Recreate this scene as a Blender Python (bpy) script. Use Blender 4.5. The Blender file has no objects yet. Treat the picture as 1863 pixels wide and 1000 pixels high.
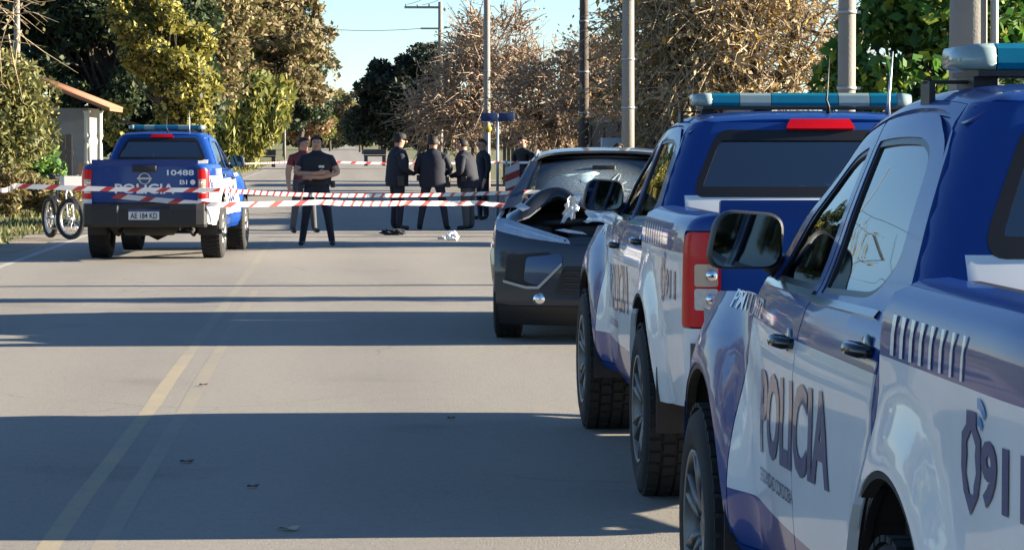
import bpy, bmesh, math, random
import numpy as np
from mathutils import Vector, Matrix
from mathutils.geometry import delaunay_2d_cdt
R = math.radians
scene = bpy.context.scene
col = scene.collection
random.seed(7); rng = np.random.default_rng(7)

# ------------------------------------------------------------------ camera, sky, sun, exposure
cam_d = bpy.data.cameras.new('camera'); cam = bpy.data.objects.new('camera', cam_d); col.objects.link(cam)
cam.location = (0, 0, 1.6)
cam.rotation_euler = (R(90 - 2.738), 0, R(-3.466))
cam_d.sensor_width = 36; cam_d.lens = 36 * 5060 / 1863
cam_d.clip_start = 0.1; cam_d.clip_end = 4000
scene.camera = cam

SUN_EL, SUN_AZ = R(14.5), R(90.5)          # azimuth clockwise from +Y: the sun stands to the right
w = bpy.data.worlds.new('World'); scene.world = w; w.use_nodes = True
nt = w.node_tree
sky = nt.nodes.new('ShaderNodeTexSky'); sky.sky_type = 'NISHITA'; sky.sun_disc = False
sky.sun_elevation = SUN_EL; sky.sun_rotation = SUN_AZ
sky.air_density = 0.8; sky.dust_density = 0.0; sky.ozone_density = 3.5
bg = nt.nodes['Background']; bg.inputs['Strength'].default_value = 0.052
nt.links.new(sky.outputs[0], bg.inputs['Color'])
sl = bpy.data.lights.new('sun', 'SUN'); sl.energy = 5.0; sl.angle = R(0.5); sl.color = (1.0, 0.88, 0.69)
so = bpy.data.objects.new('sun', sl); col.objects.link(so)
sd = Vector((math.sin(SUN_AZ) * math.cos(SUN_EL), math.cos(SUN_AZ) * math.cos(SUN_EL), math.sin(SUN_EL)))
so.rotation_euler = sd.to_track_quat('Z', 'Y').to_euler(); so.location = (40, -5, 20)
vs = scene.view_settings
vs.view_transform = 'Standard'; vs.look = 'None'; vs.gamma = 1; vs.use_curve_mapping = False
vs.exposure = 2.25
scene.cycles.max_bounces = 8; scene.cycles.transparent_max_bounces = 12

# ------------------------------------------------------------------ helpers
def tag(o, label=None, cat=None, group=None, kind=None):
    if label: o['label'] = label
    if cat: o['category'] = cat
    if group: o['group'] = group
    if kind: o['kind'] = kind
    return o

def empty(name, loc=(0, 0, 0), rz=0.0):
    o = bpy.data.objects.new(name, None); o.empty_display_size = .2
    o.location = loc; o.rotation_euler = (0, 0, rz); col.objects.link(o); return o

def link(name, me, parent=None, mats=()):
    o = bpy.data.objects.new(name, me); col.objects.link(o)
    if parent: o.parent = parent
    for m in mats: me.materials.append(m)
    return o

def copy_tree(o, parent=None):
    c = o.copy(); col.objects.link(c); c.parent = parent
    for ch in list(o.children): copy_tree(ch, c)
    return c

MATS = {}
def mat(name, color, rough=.6, metal=0., coat=0., spec=.5, noise=None, nscale=8., bump=0., bscale=60., col2=None, transl=0., emit=None):
    """principled material; noise mixes color with col2 by object-space noise"""
    m = bpy.data.materials.new(name); m.use_nodes = True; MATS[name] = m
    t = m.node_tree; b = t.nodes['Principled BSDF']
    b.inputs['Base Color'].default_value = (*color, 1); b.inputs['Roughness'].default_value = rough
    b.inputs['Metallic'].default_value = metal; b.inputs['Coat Weight'].default_value = coat
    b.inputs['Coat Roughness'].default_value = .045; b.inputs['Specular IOR Level'].default_value = spec
    if noise or bump:
        tc = t.nodes.new('ShaderNodeTexCoord')
    if noise:
        n = t.nodes.new('ShaderNodeTexNoise'); n.inputs['Scale'].default_value = nscale; n.inputs['Detail'].default_value = 6
        n.inputs['Roughness'].default_value = .65
        t.links.new(tc.outputs['Object'], n.inputs['Vector'])
        r = t.nodes.new('ShaderNodeMapRange'); r.inputs['From Min'].default_value = .5 - noise * .5; r.inputs['From Max'].default_value = .5 + noise * .5
        t.links.new(n.outputs['Fac'], r.inputs['Value'])
        mx = t.nodes.new('ShaderNodeMix'); mx.data_type = 'RGBA'
        mx.inputs[6].default_value = (*color, 1); mx.inputs[7].default_value = (*(col2 or [c * .6 for c in color]), 1)
        t.links.new(r.outputs[0], mx.inputs[0]); t.links.new(mx.outputs[2], b.inputs['Base Color'])
    if bump:
        n2 = t.nodes.new('ShaderNodeTexNoise'); n2.inputs['Scale'].default_value = bscale; n2.inputs['Detail'].default_value = 5
        t.links.new(tc.outputs['Object'], n2.inputs['Vector'])
        bp = t.nodes.new('ShaderNodeBump'); bp.inputs['Strength'].default_value = bump; bp.inputs['Distance'].default_value = .02
        t.links.new(n2.outputs['Fac'], bp.inputs['Height']); t.links.new(bp.outputs[0], b.inputs['Normal'])
    if transl:
        tr = t.nodes.new('ShaderNodeBsdfTranslucent'); tr.inputs['Color'].default_value = (*color, 1)
        ms = t.nodes.new('ShaderNodeMixShader'); ms.inputs[0].default_value = transl
        t.links.new(b.outputs[0], ms.inputs[1]); t.links.new(tr.outputs[0], ms.inputs[2])
        t.links.new(ms.outputs[0], t.nodes['Material Output'].inputs['Surface'])
    if emit:
        b.inputs['Emission Color'].default_value = (*emit[0], 1); b.inputs['Emission Strength'].default_value = emit[1]
    return m

def glass(name, tint, ior=1.5):
    m = bpy.data.materials.new(name); m.use_nodes = True; MATS[name] = m
    t = m.node_tree; t.nodes.remove(t.nodes['Principled BSDF'])
    tr = t.nodes.new('ShaderNodeBsdfTransparent'); tr.inputs['Color'].default_value = (*tint, 1)
    gl = t.nodes.new('ShaderNodeBsdfGlossy'); gl.inputs['Roughness'].default_value = .01; gl.inputs['Color'].default_value = (.95, .97, 1, 1)
    fr = t.nodes.new('ShaderNodeFresnel'); fr.inputs['IOR'].default_value = ior
    ms = t.nodes.new('ShaderNodeMixShader')
    t.links.new(fr.outputs[0], ms.inputs[0]); t.links.new(tr.outputs[0], ms.inputs[1]); t.links.new(gl.outputs[0], ms.inputs[2])
    t.links.new(ms.outputs[0], t.nodes['Material Output'].inputs['Surface'])
    return m

class MB:
    """collects simple solids into one mesh object"""
    def __init__(s): s.v = []; s.f = []; s.m = []; s.sm = []
    def add(s, vs_, fs, mi=0, smooth=False):
        o = len(s.v); s.v += [tuple(p) for p in vs_]
        for f in fs: s.f.append([i + o for i in f]); s.m.append(mi); s.sm.append(smooth)
    def box(s, x0, x1, y0, y1, z0, z1, mi=0, bev=0.):
        if bev <= 0:
            s.add([(x0,y0,z0),(x1,y0,z0),(x1,y1,z0),(x0,y1,z0),(x0,y0,z1),(x1,y0,z1),(x1,y1,z1),(x0,y1,z1)],
                  [(3,2,1,0),(4,5,6,7),(0,1,5,4),(1,2,6,5),(2,3,7,6),(3,0,4,7)], mi)
        else:
            bm = bmesh.new(); bmesh.ops.create_cube(bm, size=1)
            for v in bm.verts: v.co = Vector(((x0+x1)/2 + v.co.x*(x1-x0), (y0+y1)/2 + v.co.y*(y1-y0), (z0+z1)/2 + v.co.z*(z1-z0)))
            bmesh.ops.bevel(bm, geom=list(bm.edges), offset=bev, segments=3, affect='EDGES', profile=.5)
            s.bm(bm, mi, True)
        return s
    def bm(s, bm, mi=0, smooth=False, M=None):
        bm.verts.index_update()
        s.add([(M @ v.co if M else v.co) for v in bm.verts], [[v.index for v in f.verts] for f in bm.faces], mi, smooth); bm.free(); return s
    def tube(s, pts, rad, n=8, mi=0, cap=True, smooth=True):
        pts = [Vector(p) for p in pts]; k = len(pts)
        rad = rad if hasattr(rad, '__len__') else [rad] * k
        vs_ = []; up = None
        for i, p in enumerate(pts):
            d = (pts[min(i+1,k-1)] - pts[max(i-1,0)]).normalized()
            if up is None:
                up = Vector((0,0,1)) if abs(d.z) < .9 else Vector((1,0,0))
            a = d.cross(up).normalized(); b = a.cross(d).normalized(); up = b
            for j in range(n):
                t = 2*math.pi*j/n; vs_.append(p + (a*math.cos(t) + b*math.sin(t))*rad[i])
        fs = []
        for i in range(k-1):
            for j in range(n):
                fs.append((i*n+j, i*n+(j+1)%n, (i+1)*n+(j+1)%n, (i+1)*n+j))
        if cap: fs.append(tuple(range(n-1,-1,-1))); fs.append(tuple((k-1)*n+j for j in range(n)))
        s.add(vs_, fs, mi, smooth); return s
    def lathe(s, prof, c, axis, n=24, mi=0, smooth=True):
        """prof: (radius, along) pairs"""
        ax = Vector(axis).normalized(); up = Vector((0,0,1)) if abs(ax.z) < .9 else Vector((1,0,0))
        a = ax.cross(up).normalized(); b = a.cross(ax).normalized(); c = Vector(c); vs_ = []; fs = []
        for r, h in prof:
            for j in range(n):
                t = 2*math.pi*j/n; vs_.append(c + ax*h + (a*math.cos(t) + b*math.sin(t))*r)
        for i in range(len(prof)-1):
            for j in range(n): fs.append((i*n+j, i*n+(j+1)%n, (i+1)*n+(j+1)%n, (i+1)*n+j))
        s.add(vs_, fs, mi, smooth); return s
    def sphere(s, c, r, mi=0, seg=14, rings=9):
        r = r if hasattr(r, '__len__') else (r, r, r)
        bm = bmesh.new(); bmesh.ops.create_uvsphere(bm, u_segments=seg, v_segments=rings, radius=1)
        return s.bm(bm, mi, True, Matrix.Translation(c) @ Matrix.Diagonal((*r, 1)))
    def prism(s, poly, a, b, axis='y', mi=0):
        """poly in the two other axes, extruded from a to b along axis"""
        def P(u, v, t): return {'x': (t,u,v), 'y': (u,t,v), 'z': (u,v,t)}[axis]
        n = len(poly); s.add([P(u,v,a) for u,v in poly] + [P(u,v,b) for u,v in poly],
            [tuple(range(n)), tuple(range(2*n-1,n-1,-1))] + [(i,(i+1)%n,n+(i+1)%n,n+i) for i in range(n)], mi); return s
    def build(s, name, mats, parent=None, fix=True):
        me = bpy.data.meshes.new(name); me.from_pydata(s.v, [], s.f)
        for p, mi, sm in zip(me.polygons, s.m, s.sm): p.material_index = mi; p.use_smooth = sm
        if fix:
            bm = bmesh.new(); bm.from_mesh(me); bmesh.ops.recalc_face_normals(bm, faces=bm.faces); bm.to_mesh(me); bm.free()
        me.update()
        return link(name, me, parent, mats if isinstance(mats, (list, tuple)) else [mats])

def pchip(tab, k):
    xs = [r[0] for r in tab]; ys = [r[k] for r in tab]; n = len(xs)
    h = [xs[i+1]-xs[i] for i in range(n-1)]; d = [(ys[i+1]-ys[i])/h[i] for i in range(n-1)]
    m = [d[0]] + [0 if d[i-1]*d[i] <= 0 else 2*d[i-1]*d[i]/(d[i-1]+d[i]) for i in range(1,n-1)] + [d[-1]]
    def f(x):
        if x <= xs[0]: return ys[0] + m[0]*(x-xs[0])
        if x >= xs[-1]: return ys[-1] + m[-1]*(x-xs[-1])
        i = 0
        while x > xs[i+1]: i += 1
        t = (x-xs[i])/h[i]; t2=t*t; t3=t2*t
        return (2*t3-3*t2+1)*ys[i] + (t3-2*t2+t)*h[i]*m[i] + (-2*t3+3*t2)*ys[i+1] + (t3-t2)*h[i]*m[i+1]
    return f
def lerp(a, b, t): return a + (b-a)*t
def sstep(t): t = max(0., min(1., t)); return t*t*(3-2*t)

def arc(cx, cy, r, a0, a1, n=20):
    return [(cx + r*math.cos(R(lerp(a0,a1,i/n))), cy + r*math.sin(R(lerp(a0,a1,i/n)))) for i in range(n+1)]
def rp(pts, r=.03, n=5):
    """polygon with filleted corners"""
    out = []; k = len(pts)
    for i in range(k):
        p = Vector(pts[i][:2]); a = Vector(pts[i-1][:2]) - p; b = Vector(pts[(i+1)%k][:2]) - p
        rr = pts[i][2] if len(pts[i]) > 2 else r
        if rr <= 0: out.append(tuple(p)); continue
        la = min(rr, a.length*.48); lb = min(rr, b.length*.48)
        p0 = p + a.normalized()*la; p1 = p + b.normalized()*lb
        for j in range(n+1):
            t = j/n; q = p0*(1-t)**2 + p*2*t*(1-t) + p1*t*t; out.append(tuple(q))
    return out
def shrink(poly, d):
    """move a dense loop inwards by d"""
    A = sum(poly[i-1][0]*poly[i][1] - poly[i][0]*poly[i-1][1] for i in range(len(poly)))
    s = 1 if A > 0 else -1; out = []; k = len(poly)
    for i in range(k):
        t = Vector(poly[(i+1)%k]) - Vector(poly[i-1])
        if t.length < 1e-9: out.append(poly[i]); continue
        t.normalize(); out.append((poly[i][0] - s*t.y*d, poly[i][1] + s*t.x*d))
    return out
def inside(P, poly):
    poly = np.asarray(poly); x, y = P[:,0], P[:,1]; r = np.zeros(len(P), bool)
    x0, y0 = poly[-1]
    for x1, y1 in poly:
        if y1 != y0:
            c = ((y1 > y) != (y0 > y)) & (x < (x0-x1)*(y-y1)/(y0-y1) + x1); r ^= c
        x0, y0 = x1, y1
    return r

def panel(name, outline, fmap, mats, parent, holes=(), step=.06, thick=.015, center=(0,1.4,.9), off=0., su=1., matfn=None):
    """a sheet cut from the (u,v) plane along outline/holes and bent by fmap; rim turned inwards by thick.
       su scales u so that the grid is even in metres"""
    loops = []
    for lp in [outline, *holes]:
        d = []
        for i in range(len(lp)):
            a = lp[i]; b = lp[(i+1)%len(lp)]
            L = math.hypot((b[0]-a[0])*su, b[1]-a[1])
            if L < 1e-6: continue
            n = max(1, int(math.ceil(L/step)))
            d += [(lerp(a[0],b[0],j/n), lerp(a[1],b[1],j/n)) for j in range(n)]
        loops.append(d)
    B = np.array([p for d in loops for p in d]); S = np.array([su, 1.])
    edges = []; o = 0
    for d in loops:
        n = len(d); edges += [(o+i, o+(i+1)%n) for i in range(n)]; o += n
    lo, hi = B.min(0), B.max(0)
    gx = np.arange(lo[0], hi[0], step/su); gy = np.arange(lo[1], hi[1], step*.87)
    G = np.array([(x + (step/su/2 if j%2 else 0), y) for j, y in enumerate(gy) for x in gx])
    if len(G):
        ok = inside(G, loops[0])
        for h in loops[1:]: ok &= ~inside(G, h)
        G = G[ok]
    if len(G):
        dist = np.sqrt((((G[:,None,:]-B[None])*S)**2).sum(2)).min(1); G = G[dist > step*.5]
    allp = [Vector((p[0]*su, p[1])) for p in B] + [Vector((p[0]*su, p[1])) for p in G]
    vv, _, ff, *_ = delaunay_2d_cdt(allp, edges, [], 0, 1e-7)
    P2 = np.array([(v.x/su, v.y) for v in vv]); F = np.array([f for f in ff if len(f) == 3])
    C = P2[F].mean(1); ok = inside(C, loops[0])
    for h in loops[1:]: ok &= ~inside(C, h)
    F = F[ok]; e = 1e-3; ctr = Vector(center)
    V = []; N = []
    for u, v in P2:
        p = Vector(fmap(u, v)); du = Vector(fmap(u+e/su, v)) - Vector(fmap(u-e/su, v)); dv = Vector(fmap(u, v+e)) - Vector(fmap(u, v-e))
        n = du.cross(dv)
        n = n.normalized() if n.length > 1e-12 else Vector((0,0,1))
        if n.dot(p - ctr) < 0: n = -n
        V.append(p + n*off); N.append(n)
    faces = []
    cnt = {}
    for f in F:
        a, b, c = (int(i) for i in f)
        if (V[b]-V[a]).cross(V[c]-V[a]).dot(N[a]) < 0: b, c = c, b
        faces.append((a, b, c))
        for q in ((a,b),(b,c),(c,a)): cnt[q] = 1
    nv = len(V); mi = [0]*len(faces)
    if matfn: mi = [matfn(Vector((V[f[0]]+V[f[1]]+V[f[2]])/3)) for f in faces]
    if thick:
        rim = [q for q in cnt if (q[1], q[0]) not in cnt]
        for a, b in rim:
            t = (V[b]-V[a]); rn = t.cross(N[a]);
            rn = rn.normalized() if rn.length > 1e-12 else N[a]
            k = len(V)
            V += [V[a].copy(), V[b].copy(), V[b]-N[b]*thick, V[a]-N[a]*thick]; N += [rn]*4
            faces.append((k+3, k+2, k+1, k)); mi.append(0)
    me = bpy.data.meshes.new(name); me.from_pydata([tuple(v) for v in V], [], faces)
    for p, i in zip(me.polygons, mi): p.use_smooth = True; p.material_index = i
    me.normals_split_custom_set_from_vertices([tuple(n) for n in N])
    return link(name, me, parent, mats if isinstance(mats, (list, tuple)) else [mats])

def text_panel(name, body, fmap, m, parent, height, bold=.0, xs=1., width=None, off=.002, center=(0,1.4,.9), thick=0.0):
    """lettering as thin mesh laid on a surface; fmap(u, v): u along the line from 0, v from 0 to height"""
    cu = bpy.data.curves.new(name, 'FONT'); cu.body = body; cu.offset = bold; cu.size = 1; cu.resolution_u = 3
    tmp = bpy.data.objects.new(name, cu); col.objects.link(tmp)
    dg = bpy.context.evaluated_depsgraph_get(); dg.update()
    me0 = tmp.evaluated_get(dg).to_mesh()
    bm = bmesh.new(); bm.from_mesh(me0); bpy.data.objects.remove(tmp); bpy.data.curves.remove(cu)
    xs_ = [v.co.x for v in bm.verts]; ys_ = [v.co.y for v in bm.verts]
    x0, x1, y0, y1 = min(xs_), max(xs_), min(ys_), max(ys_)
    k = height/(y1-y0); kx = (width/(x1-x0)) if width else k*xs
    for v in bm.verts: v.co = Vector(((v.co.x-x0)*kx, (v.co.y-y0)*k, 0))
    bmesh.ops.triangulate(bm, faces=bm.faces)
    for _ in range(3):
        le = [e_ for e_ in bm.edges if e_.calc_length() > .07]
        if not le: break
        bmesh.ops.subdivide_edges(bm, edges=le, cuts=1); bmesh.ops.triangulate(bm, faces=bm.faces)
    ctr = Vector(center); e = 1e-3
    for v in bm.verts:
        u, q = v.co.x, v.co.y; p = Vector(fmap(u,q))
        n = (Vector(fmap(u+e,q))-Vector(fmap(u-e,q))).cross(Vector(fmap(u,q+e))-Vector(fmap(u,q-e))).normalized()
        if n.dot(p-ctr) < 0: n = -n
        v.co = p + n*off
    me = bpy.data.meshes.new(name); bm.to_mesh(me); bm.free()
    return link(name, me, parent, [m])

def quads(name, V, mats, mi, parent=None):
    """V: (n,4,3) array of separate quads"""
    n = len(V); me = bpy.data.meshes.new(name)
    me.vertices.add(n*4); me.loops.add(n*4); me.polygons.add(n)
    me.vertices.foreach_set('co', np.ascontiguousarray(V, dtype=np.float32).ravel())
    me.loops.foreach_set('vertex_index', np.arange(n*4, dtype=np.int32))
    me.polygons.foreach_set('loop_start', np.arange(0, n*4, 4, dtype=np.int32))
    me.polygons.foreach_set('material_index', np.asarray(mi, dtype=np.int32))
    me.update(calc_edges=True)
    return link(name, me, parent, mats)

# ------------------------------------------------------------------ materials
M_blue = mat('police_blue_paint', (.005, .040, .20), .4, 0, .5, .2, noise=.9, nscale=.9, col2=(.006, .044, .215))
M_white = mat('police_white_paint', (.74, .75, .76), .4, 0, .5, .2, noise=.8, nscale=1.4, col2=(.66, .66, .65))
def livery(name, zlo, zhi, ylim=None, rear_low=False):
    """white band between two heights on a blue panel"""
    m = bpy.data.materials.new(name); m.use_nodes = True; t = m.node_tree; b = t.nodes['Principled BSDF']
    b.inputs['Roughness'].default_value = .4; b.inputs['Coat Weight'].default_value = .5; b.inputs['Coat Roughness'].default_value = .045; b.inputs['Specular IOR Level'].default_value = .2
    tc = t.nodes.new('ShaderNodeTexCoord'); sp = t.nodes.new('ShaderNodeSeparateXYZ'); t.links.new(tc.outputs['Object'], sp.inputs[0])
    def cmp(op, out, val):
        n = t.nodes.new('ShaderNodeMath'); n.operation = op; n.inputs[1].default_value = val; t.links.new(out, n.inputs[0]); return n.outputs[0]
    if rear_low:                      # the white runs down to the wheel arch at the back of the rear door
        rr = t.nodes.new('ShaderNodeMapRange'); rr.inputs[1].default_value = .72; rr.inputs[2].default_value = 1.0; rr.inputs[3].default_value = zlo-.25; rr.inputs[4].default_value = 0; t.links.new(sp.outputs[1], rr.inputs[0])
        ad = t.nodes.new('ShaderNodeMath'); t.links.new(sp.outputs[2], ad.inputs[0]); t.links.new(rr.outputs[0], ad.inputs[1]); a = cmp('GREATER_THAN', ad.outputs[0], zlo)
    else: a = cmp('GREATER_THAN', sp.outputs[2], zlo)
    c = cmp('LESS_THAN', sp.outputs[2], zhi)
    mu = t.nodes.new('ShaderNodeMath'); mu.operation = 'MULTIPLY'; t.links.new(a, mu.inputs[0]); t.links.new(c, mu.inputs[1]); fac = mu.outputs[0]
    if ylim is not None:
        ab = t.nodes.new('ShaderNodeMath'); ab.operation = 'ABSOLUTE'; t.links.new(sp.outputs[0], ab.inputs[0])
        d = cmp('LESS_THAN', ab.outputs[0], ylim); m2 = t.nodes.new('ShaderNodeMath'); m2.operation = 'MULTIPLY'
        t.links.new(fac, m2.inputs[0]); t.links.new(d, m2.inputs[1]); fac = m2.outputs[0]
    n = t.nodes.new('ShaderNodeTexNoise'); n.inputs['Scale'].default_value = 5; n.inputs['Detail'].default_value = 6; t.links.new(tc.outputs['Object'], n.inputs['Vector'])
    wd = t.nodes.new('ShaderNodeMix'); wd.data_type = 'RGBA'; wd.inputs[6].default_value = (.76,.77,.78,1); wd.inputs[7].default_value = (.62,.61,.59,1)
    t.links.new(n.outputs['Fac'], wd.inputs[0])
    mx = t.nodes.new('ShaderNodeMix'); mx.data_type = 'RGBA'; mx.inputs[6].default_value = (.005,.040,.20,1); t.links.new(wd.outputs[2], mx.inputs[7])
    t.links.new(fac, mx.inputs[0]); t.links.new(mx.outputs[2], b.inputs['Base Color'])
    return m
M_door = livery('door_livery', .58, 1.085, None, True)
M_bed = livery('bed_livery', .2, 1.14)
M_back = livery('cab_back_livery', .5, 1.350, .66)
M_black = mat('black_plastic', (.012,.012,.013), .5, bump=.15, bscale=300)
M_trim = mat('window_rubber', (.008,.008,.009), .35)
M_gloss = mat('gloss_black', (.01,.01,.012), .12, coat=.5)
M_tyre = mat('tyre_rubber', (.009,.009,.010), .85, noise=.8, nscale=12, col2=(.020,.019,.018), bump=.2, bscale=120)
M_rim = mat('alloy_rim', (.20,.20,.21), .45, .9, noise=.8, nscale=9, col2=(.09,.085,.08))
M_under = mat('underbody', (.012,.011,.011), .85, noise=.8, nscale=6, col2=(.035,.03,.026))
M_flap = mat('dusty_mud_flap', (.05,.042,.036), .85, noise=.9, nscale=7, col2=(.02,.018,.017))
M_chrome = mat('chrome', (.75,.75,.76), .12, 1.)
M_red = mat('red_lens', (.62,.002,.010), .3, coat=.15, spec=.25, noise=.7, nscale=30, col2=(.48,.002,.008))
M_clear = mat('clear_lens', (.62,.60,.58), .15, coat=1., noise=.9, nscale=40, col2=(.35,.33,.31))
M_amber = mat('amber_lens', (.48,.34,.26), .15, coat=1.)
M_bluelens = mat('blue_lens', (.0,.15,.26), .1, coat=1., noise=.9, nscale=25, col2=(.0,.25,.38), transl=.3)
M_clearlens2 = mat('clear_dome_lens', (.24,.36,.38), .15, coat=.8, noise=.9, nscale=30, col2=(.34,.42,.42), transl=.3)
M_letter = mat('navy_vinyl', (.009,.024,.13), .4, coat=.6)
M_lwhite = mat('white_vinyl', (.74,.75,.77), .4, coat=.4)
M_lcyan = mat('cyan_vinyl', (.01,.22,.5), .4, coat=.4)
M_glass_side = glass('side_glass', (.06,.08,.085), 2.4)
M_glass_rear = glass('rear_glass', (.20,.30,.38), 2.7)
M_glass_front = glass('windscreen_glass', (.42,.48,.47))
M_mirror = mat('mirror_glass', (.16,.18,.19), .03, 1.)
M_seat = mat('seat_fabric', (.03,.032,.035), .9)
M_paper = mat('pale_paper', (.55,.55,.5), .8)
M_plate = mat('plate_white', (.6,.62,.63), .45)
M_platek = mat('plate_blue', (.02,.05,.2), .45)
M_steel = mat('brushed_steel', (.5,.5,.5), .4, .9)
# ------------------------------------------------------------------ police pickup (origin: ground under the rear axle, nose to +Y)
CAB = [(.36,.80,.36),(.42,.835,.42),(.50,.852,.50),(.65,.866,.65),(.80,.870,.80),(.93,.867,.93),(.99,.868,.99),(1.05,.862,1.05),
       (1.12,.850,1.12),(1.18,.828,1.18),(1.23,.792,1.23),(1.45,.712,1.45),(1.60,.655,1.60),(1.66,.628,1.66),(1.70,.600,1.692),
       (1.74,.562,1.716),(1.80,.505,1.732),(2.05,.255,1.748),(2.305,.0,1.753)]
BED = [(.46,.835,.46),(.65,.862,.65),(.80,.872,.80),(1.0,.872,1.0),(1.12,.872,1.12),(1.16,.871,1.16),(1.21,.868,1.21),
       (1.255,.858,1.25),(1.30,.828,1.284),(1.345,.775,1.303),(1.42,.70,1.308)]
CX, CZ, BX, BZ = pchip(CAB,1), pchip(CAB,2), pchip(BED,1), pchip(BED,2)
FA, RA = 3.15, 0.18
def flare(y, z):
    a = math.hypot(y-FA, z-.42); b = math.hypot(y-RA, z-.42)
    return .085*(1-sstep((a-.47)/.32))*sstep((z-.1)/.4) + .045*(1-sstep((b-.47)/.22))*sstep((z-.1)/.4)
def plan(y):
    f = 1 - .055*min(1., max(0., (y-1.3)/1.35))**2
    if y > 3.3: f -= .10*((y-3.3)/.7)**2
    return f
def roofdrop(y, s):
    k = sstep((s-1.35)/.35); d = .055*((y-1.2)/.75)**2*k
    if s > 1.66:
        t = max(0., (.80-y)/.12); d += .045*min(1.3, t)**2
    return d
def side(sg):
    def f(y, s):
        if s > 2.305:
            x, z = -CX(4.61-s), CZ(4.61-s); ss = 4.61-s
        else: x, z, ss = CX(s), CZ(s), s
        return (sg*(x*plan(y) + (flare(y,z) if s < 1.3 else 0)), y, z - roofdrop(y, ss))
    return f
def bedside(sg):
    def f(y, s):
        x, z = BX(s), BZ(s); k = 1 - .03*max(0., (-.55-y)/.5)**2
        return (sg*(x*k + flare(y,z)), y, z)
    return f
def yback(z): return .46 + max(0., z-1.18)*.50
def cabback(t, z):
    a = abs(t); hw = CX(min(z,1.66))-.002 if z < 1.66 else CX(z+.006)-.002; r = .10; yb = yback(z)
    if a < .85: x, y = a/.85*(hw-r), yb - .03*(1-(a/.85)**2)
    else:
        th = (a-.85)/.15*math.pi/2; x, y = hw-r+r*math.sin(th), yb + r*(1-math.cos(th))
    return (math.copysign(x, t), y, z - roofdrop(yb + .10, z))
def bedcorner(sg):
    def f(wv, z):
        r = .11; hw = bedside(1)(-.98, min(z,1.42))[0]; zz = BZ(z)
        if wv < 0: x, y = hw, -.98-wv
        elif wv < r*math.pi/2: th = wv/r; x, y = hw-r+r*math.cos(th), -.98-r*math.sin(th)
        else: x, y = hw-r-(wv-r*math.pi/2), -1.09
        return (sg*x, y + .02*(zz-.9), zz)
    return f
def windscreen(u, v):
    return (u*lerp(.70,.545,v), lerp(2.77,1.93,v) - .10*u*u*(1-.35*v), lerp(1.165,1.672,v) + .035*math.sin(math.pi*v) - .02*u*u*v)
def hoodz(x, y):
    t = (y-2.72)/1.25
    return 1.165 - .035*t - .12*t**3 - .05*(abs(x)/.75)**3 + .012*(1 if False else sstep((.36-abs(abs(x)-.05))/.1))

def wheel(parent, x, y, sg, R_=.385, W=.285, name='wheel'):
    """a wheel as a part with tyre and rim below it"""
    e = empty(name, (x, y, R_)); e.parent = parent
    h = W/2; b = MB()
    b.lathe([(R_*.62,-h*.8),(R_*.66,-h*.98),(R_*.80,-h*1.04),(R_*.93,-h*.97),(R_*.985,-h*.80),(R_,-h*.70),(R_,h*.70),(R_*.985,h*.80),(R_*.93,h*.97),(R_*.80,h*1.04),(R_*.66,h*.98),(R_*.62,h*.8),(R_*.62,-h*.8)],
            (0,0,0), (1,0,0), 40)
    for k in range(40):                       # tread blocks
        a = 2*math.pi*k/40
        for j, xx in enumerate((-.72,-.26,.2,.66)):
            aa = a + (.05 if j%2 else 0); M = Matrix.Rotation(aa, 4, 'X') @ Matrix.Translation((xx*h+.02*0, 0, R_+.002))
            bm = bmesh.new(); bmesh.ops.create_cube(bm, size=1)
            b.bm(bm, 0, False, M @ Matrix.Diagonal((h*.36, R_*.115, .014, 1)))
    b.build('tyre', M_tyre, e)
    r = MB(); f = sg*h
    r.lathe([(R_*.64,f*.92),(R_*.645,f*1.0),(R_*.60,f*.98),(R_*.57,f*.70),(R_*.55,-f*.6),(R_*.2,-f*.6)], (0,0,0), (1,0,0), 32)
    r.lathe([(0.001,f*.80),(R_*.12,f*.80),(R_*.17,f*.74),(R_*.18,f*.3)], (0,0,0), (1,0,0), 20)
    for k in range(6):
        a = 2*math.pi*k/6; M = Matrix.Rotation(a, 4, 'X')
        for da in (-.17,.17):
            p = [M @ Vector((f*.70, math.sin(da*.6)*R_*.16, math.cos(da*.6)*R_*.16)), M @ Vector((f*.80, math.sin(da)*R_*.4, math.cos(da)*R_*.4)), M @ Vector((f*.82, math.sin(da)*R_*.61, math.cos(da)*R_*.61))]
            r.tube(p, [.022,.020,.024], 6)
    r.build('rim', M_rim, e)
    d = MB(); d.lathe([(R_*.40,f*.15),(R_*.40,f*.25),(.05,f*.25)], (0,0,0), (1,0,0), 24); d.build('brake_disc', M_steel, e)
    return e

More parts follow.
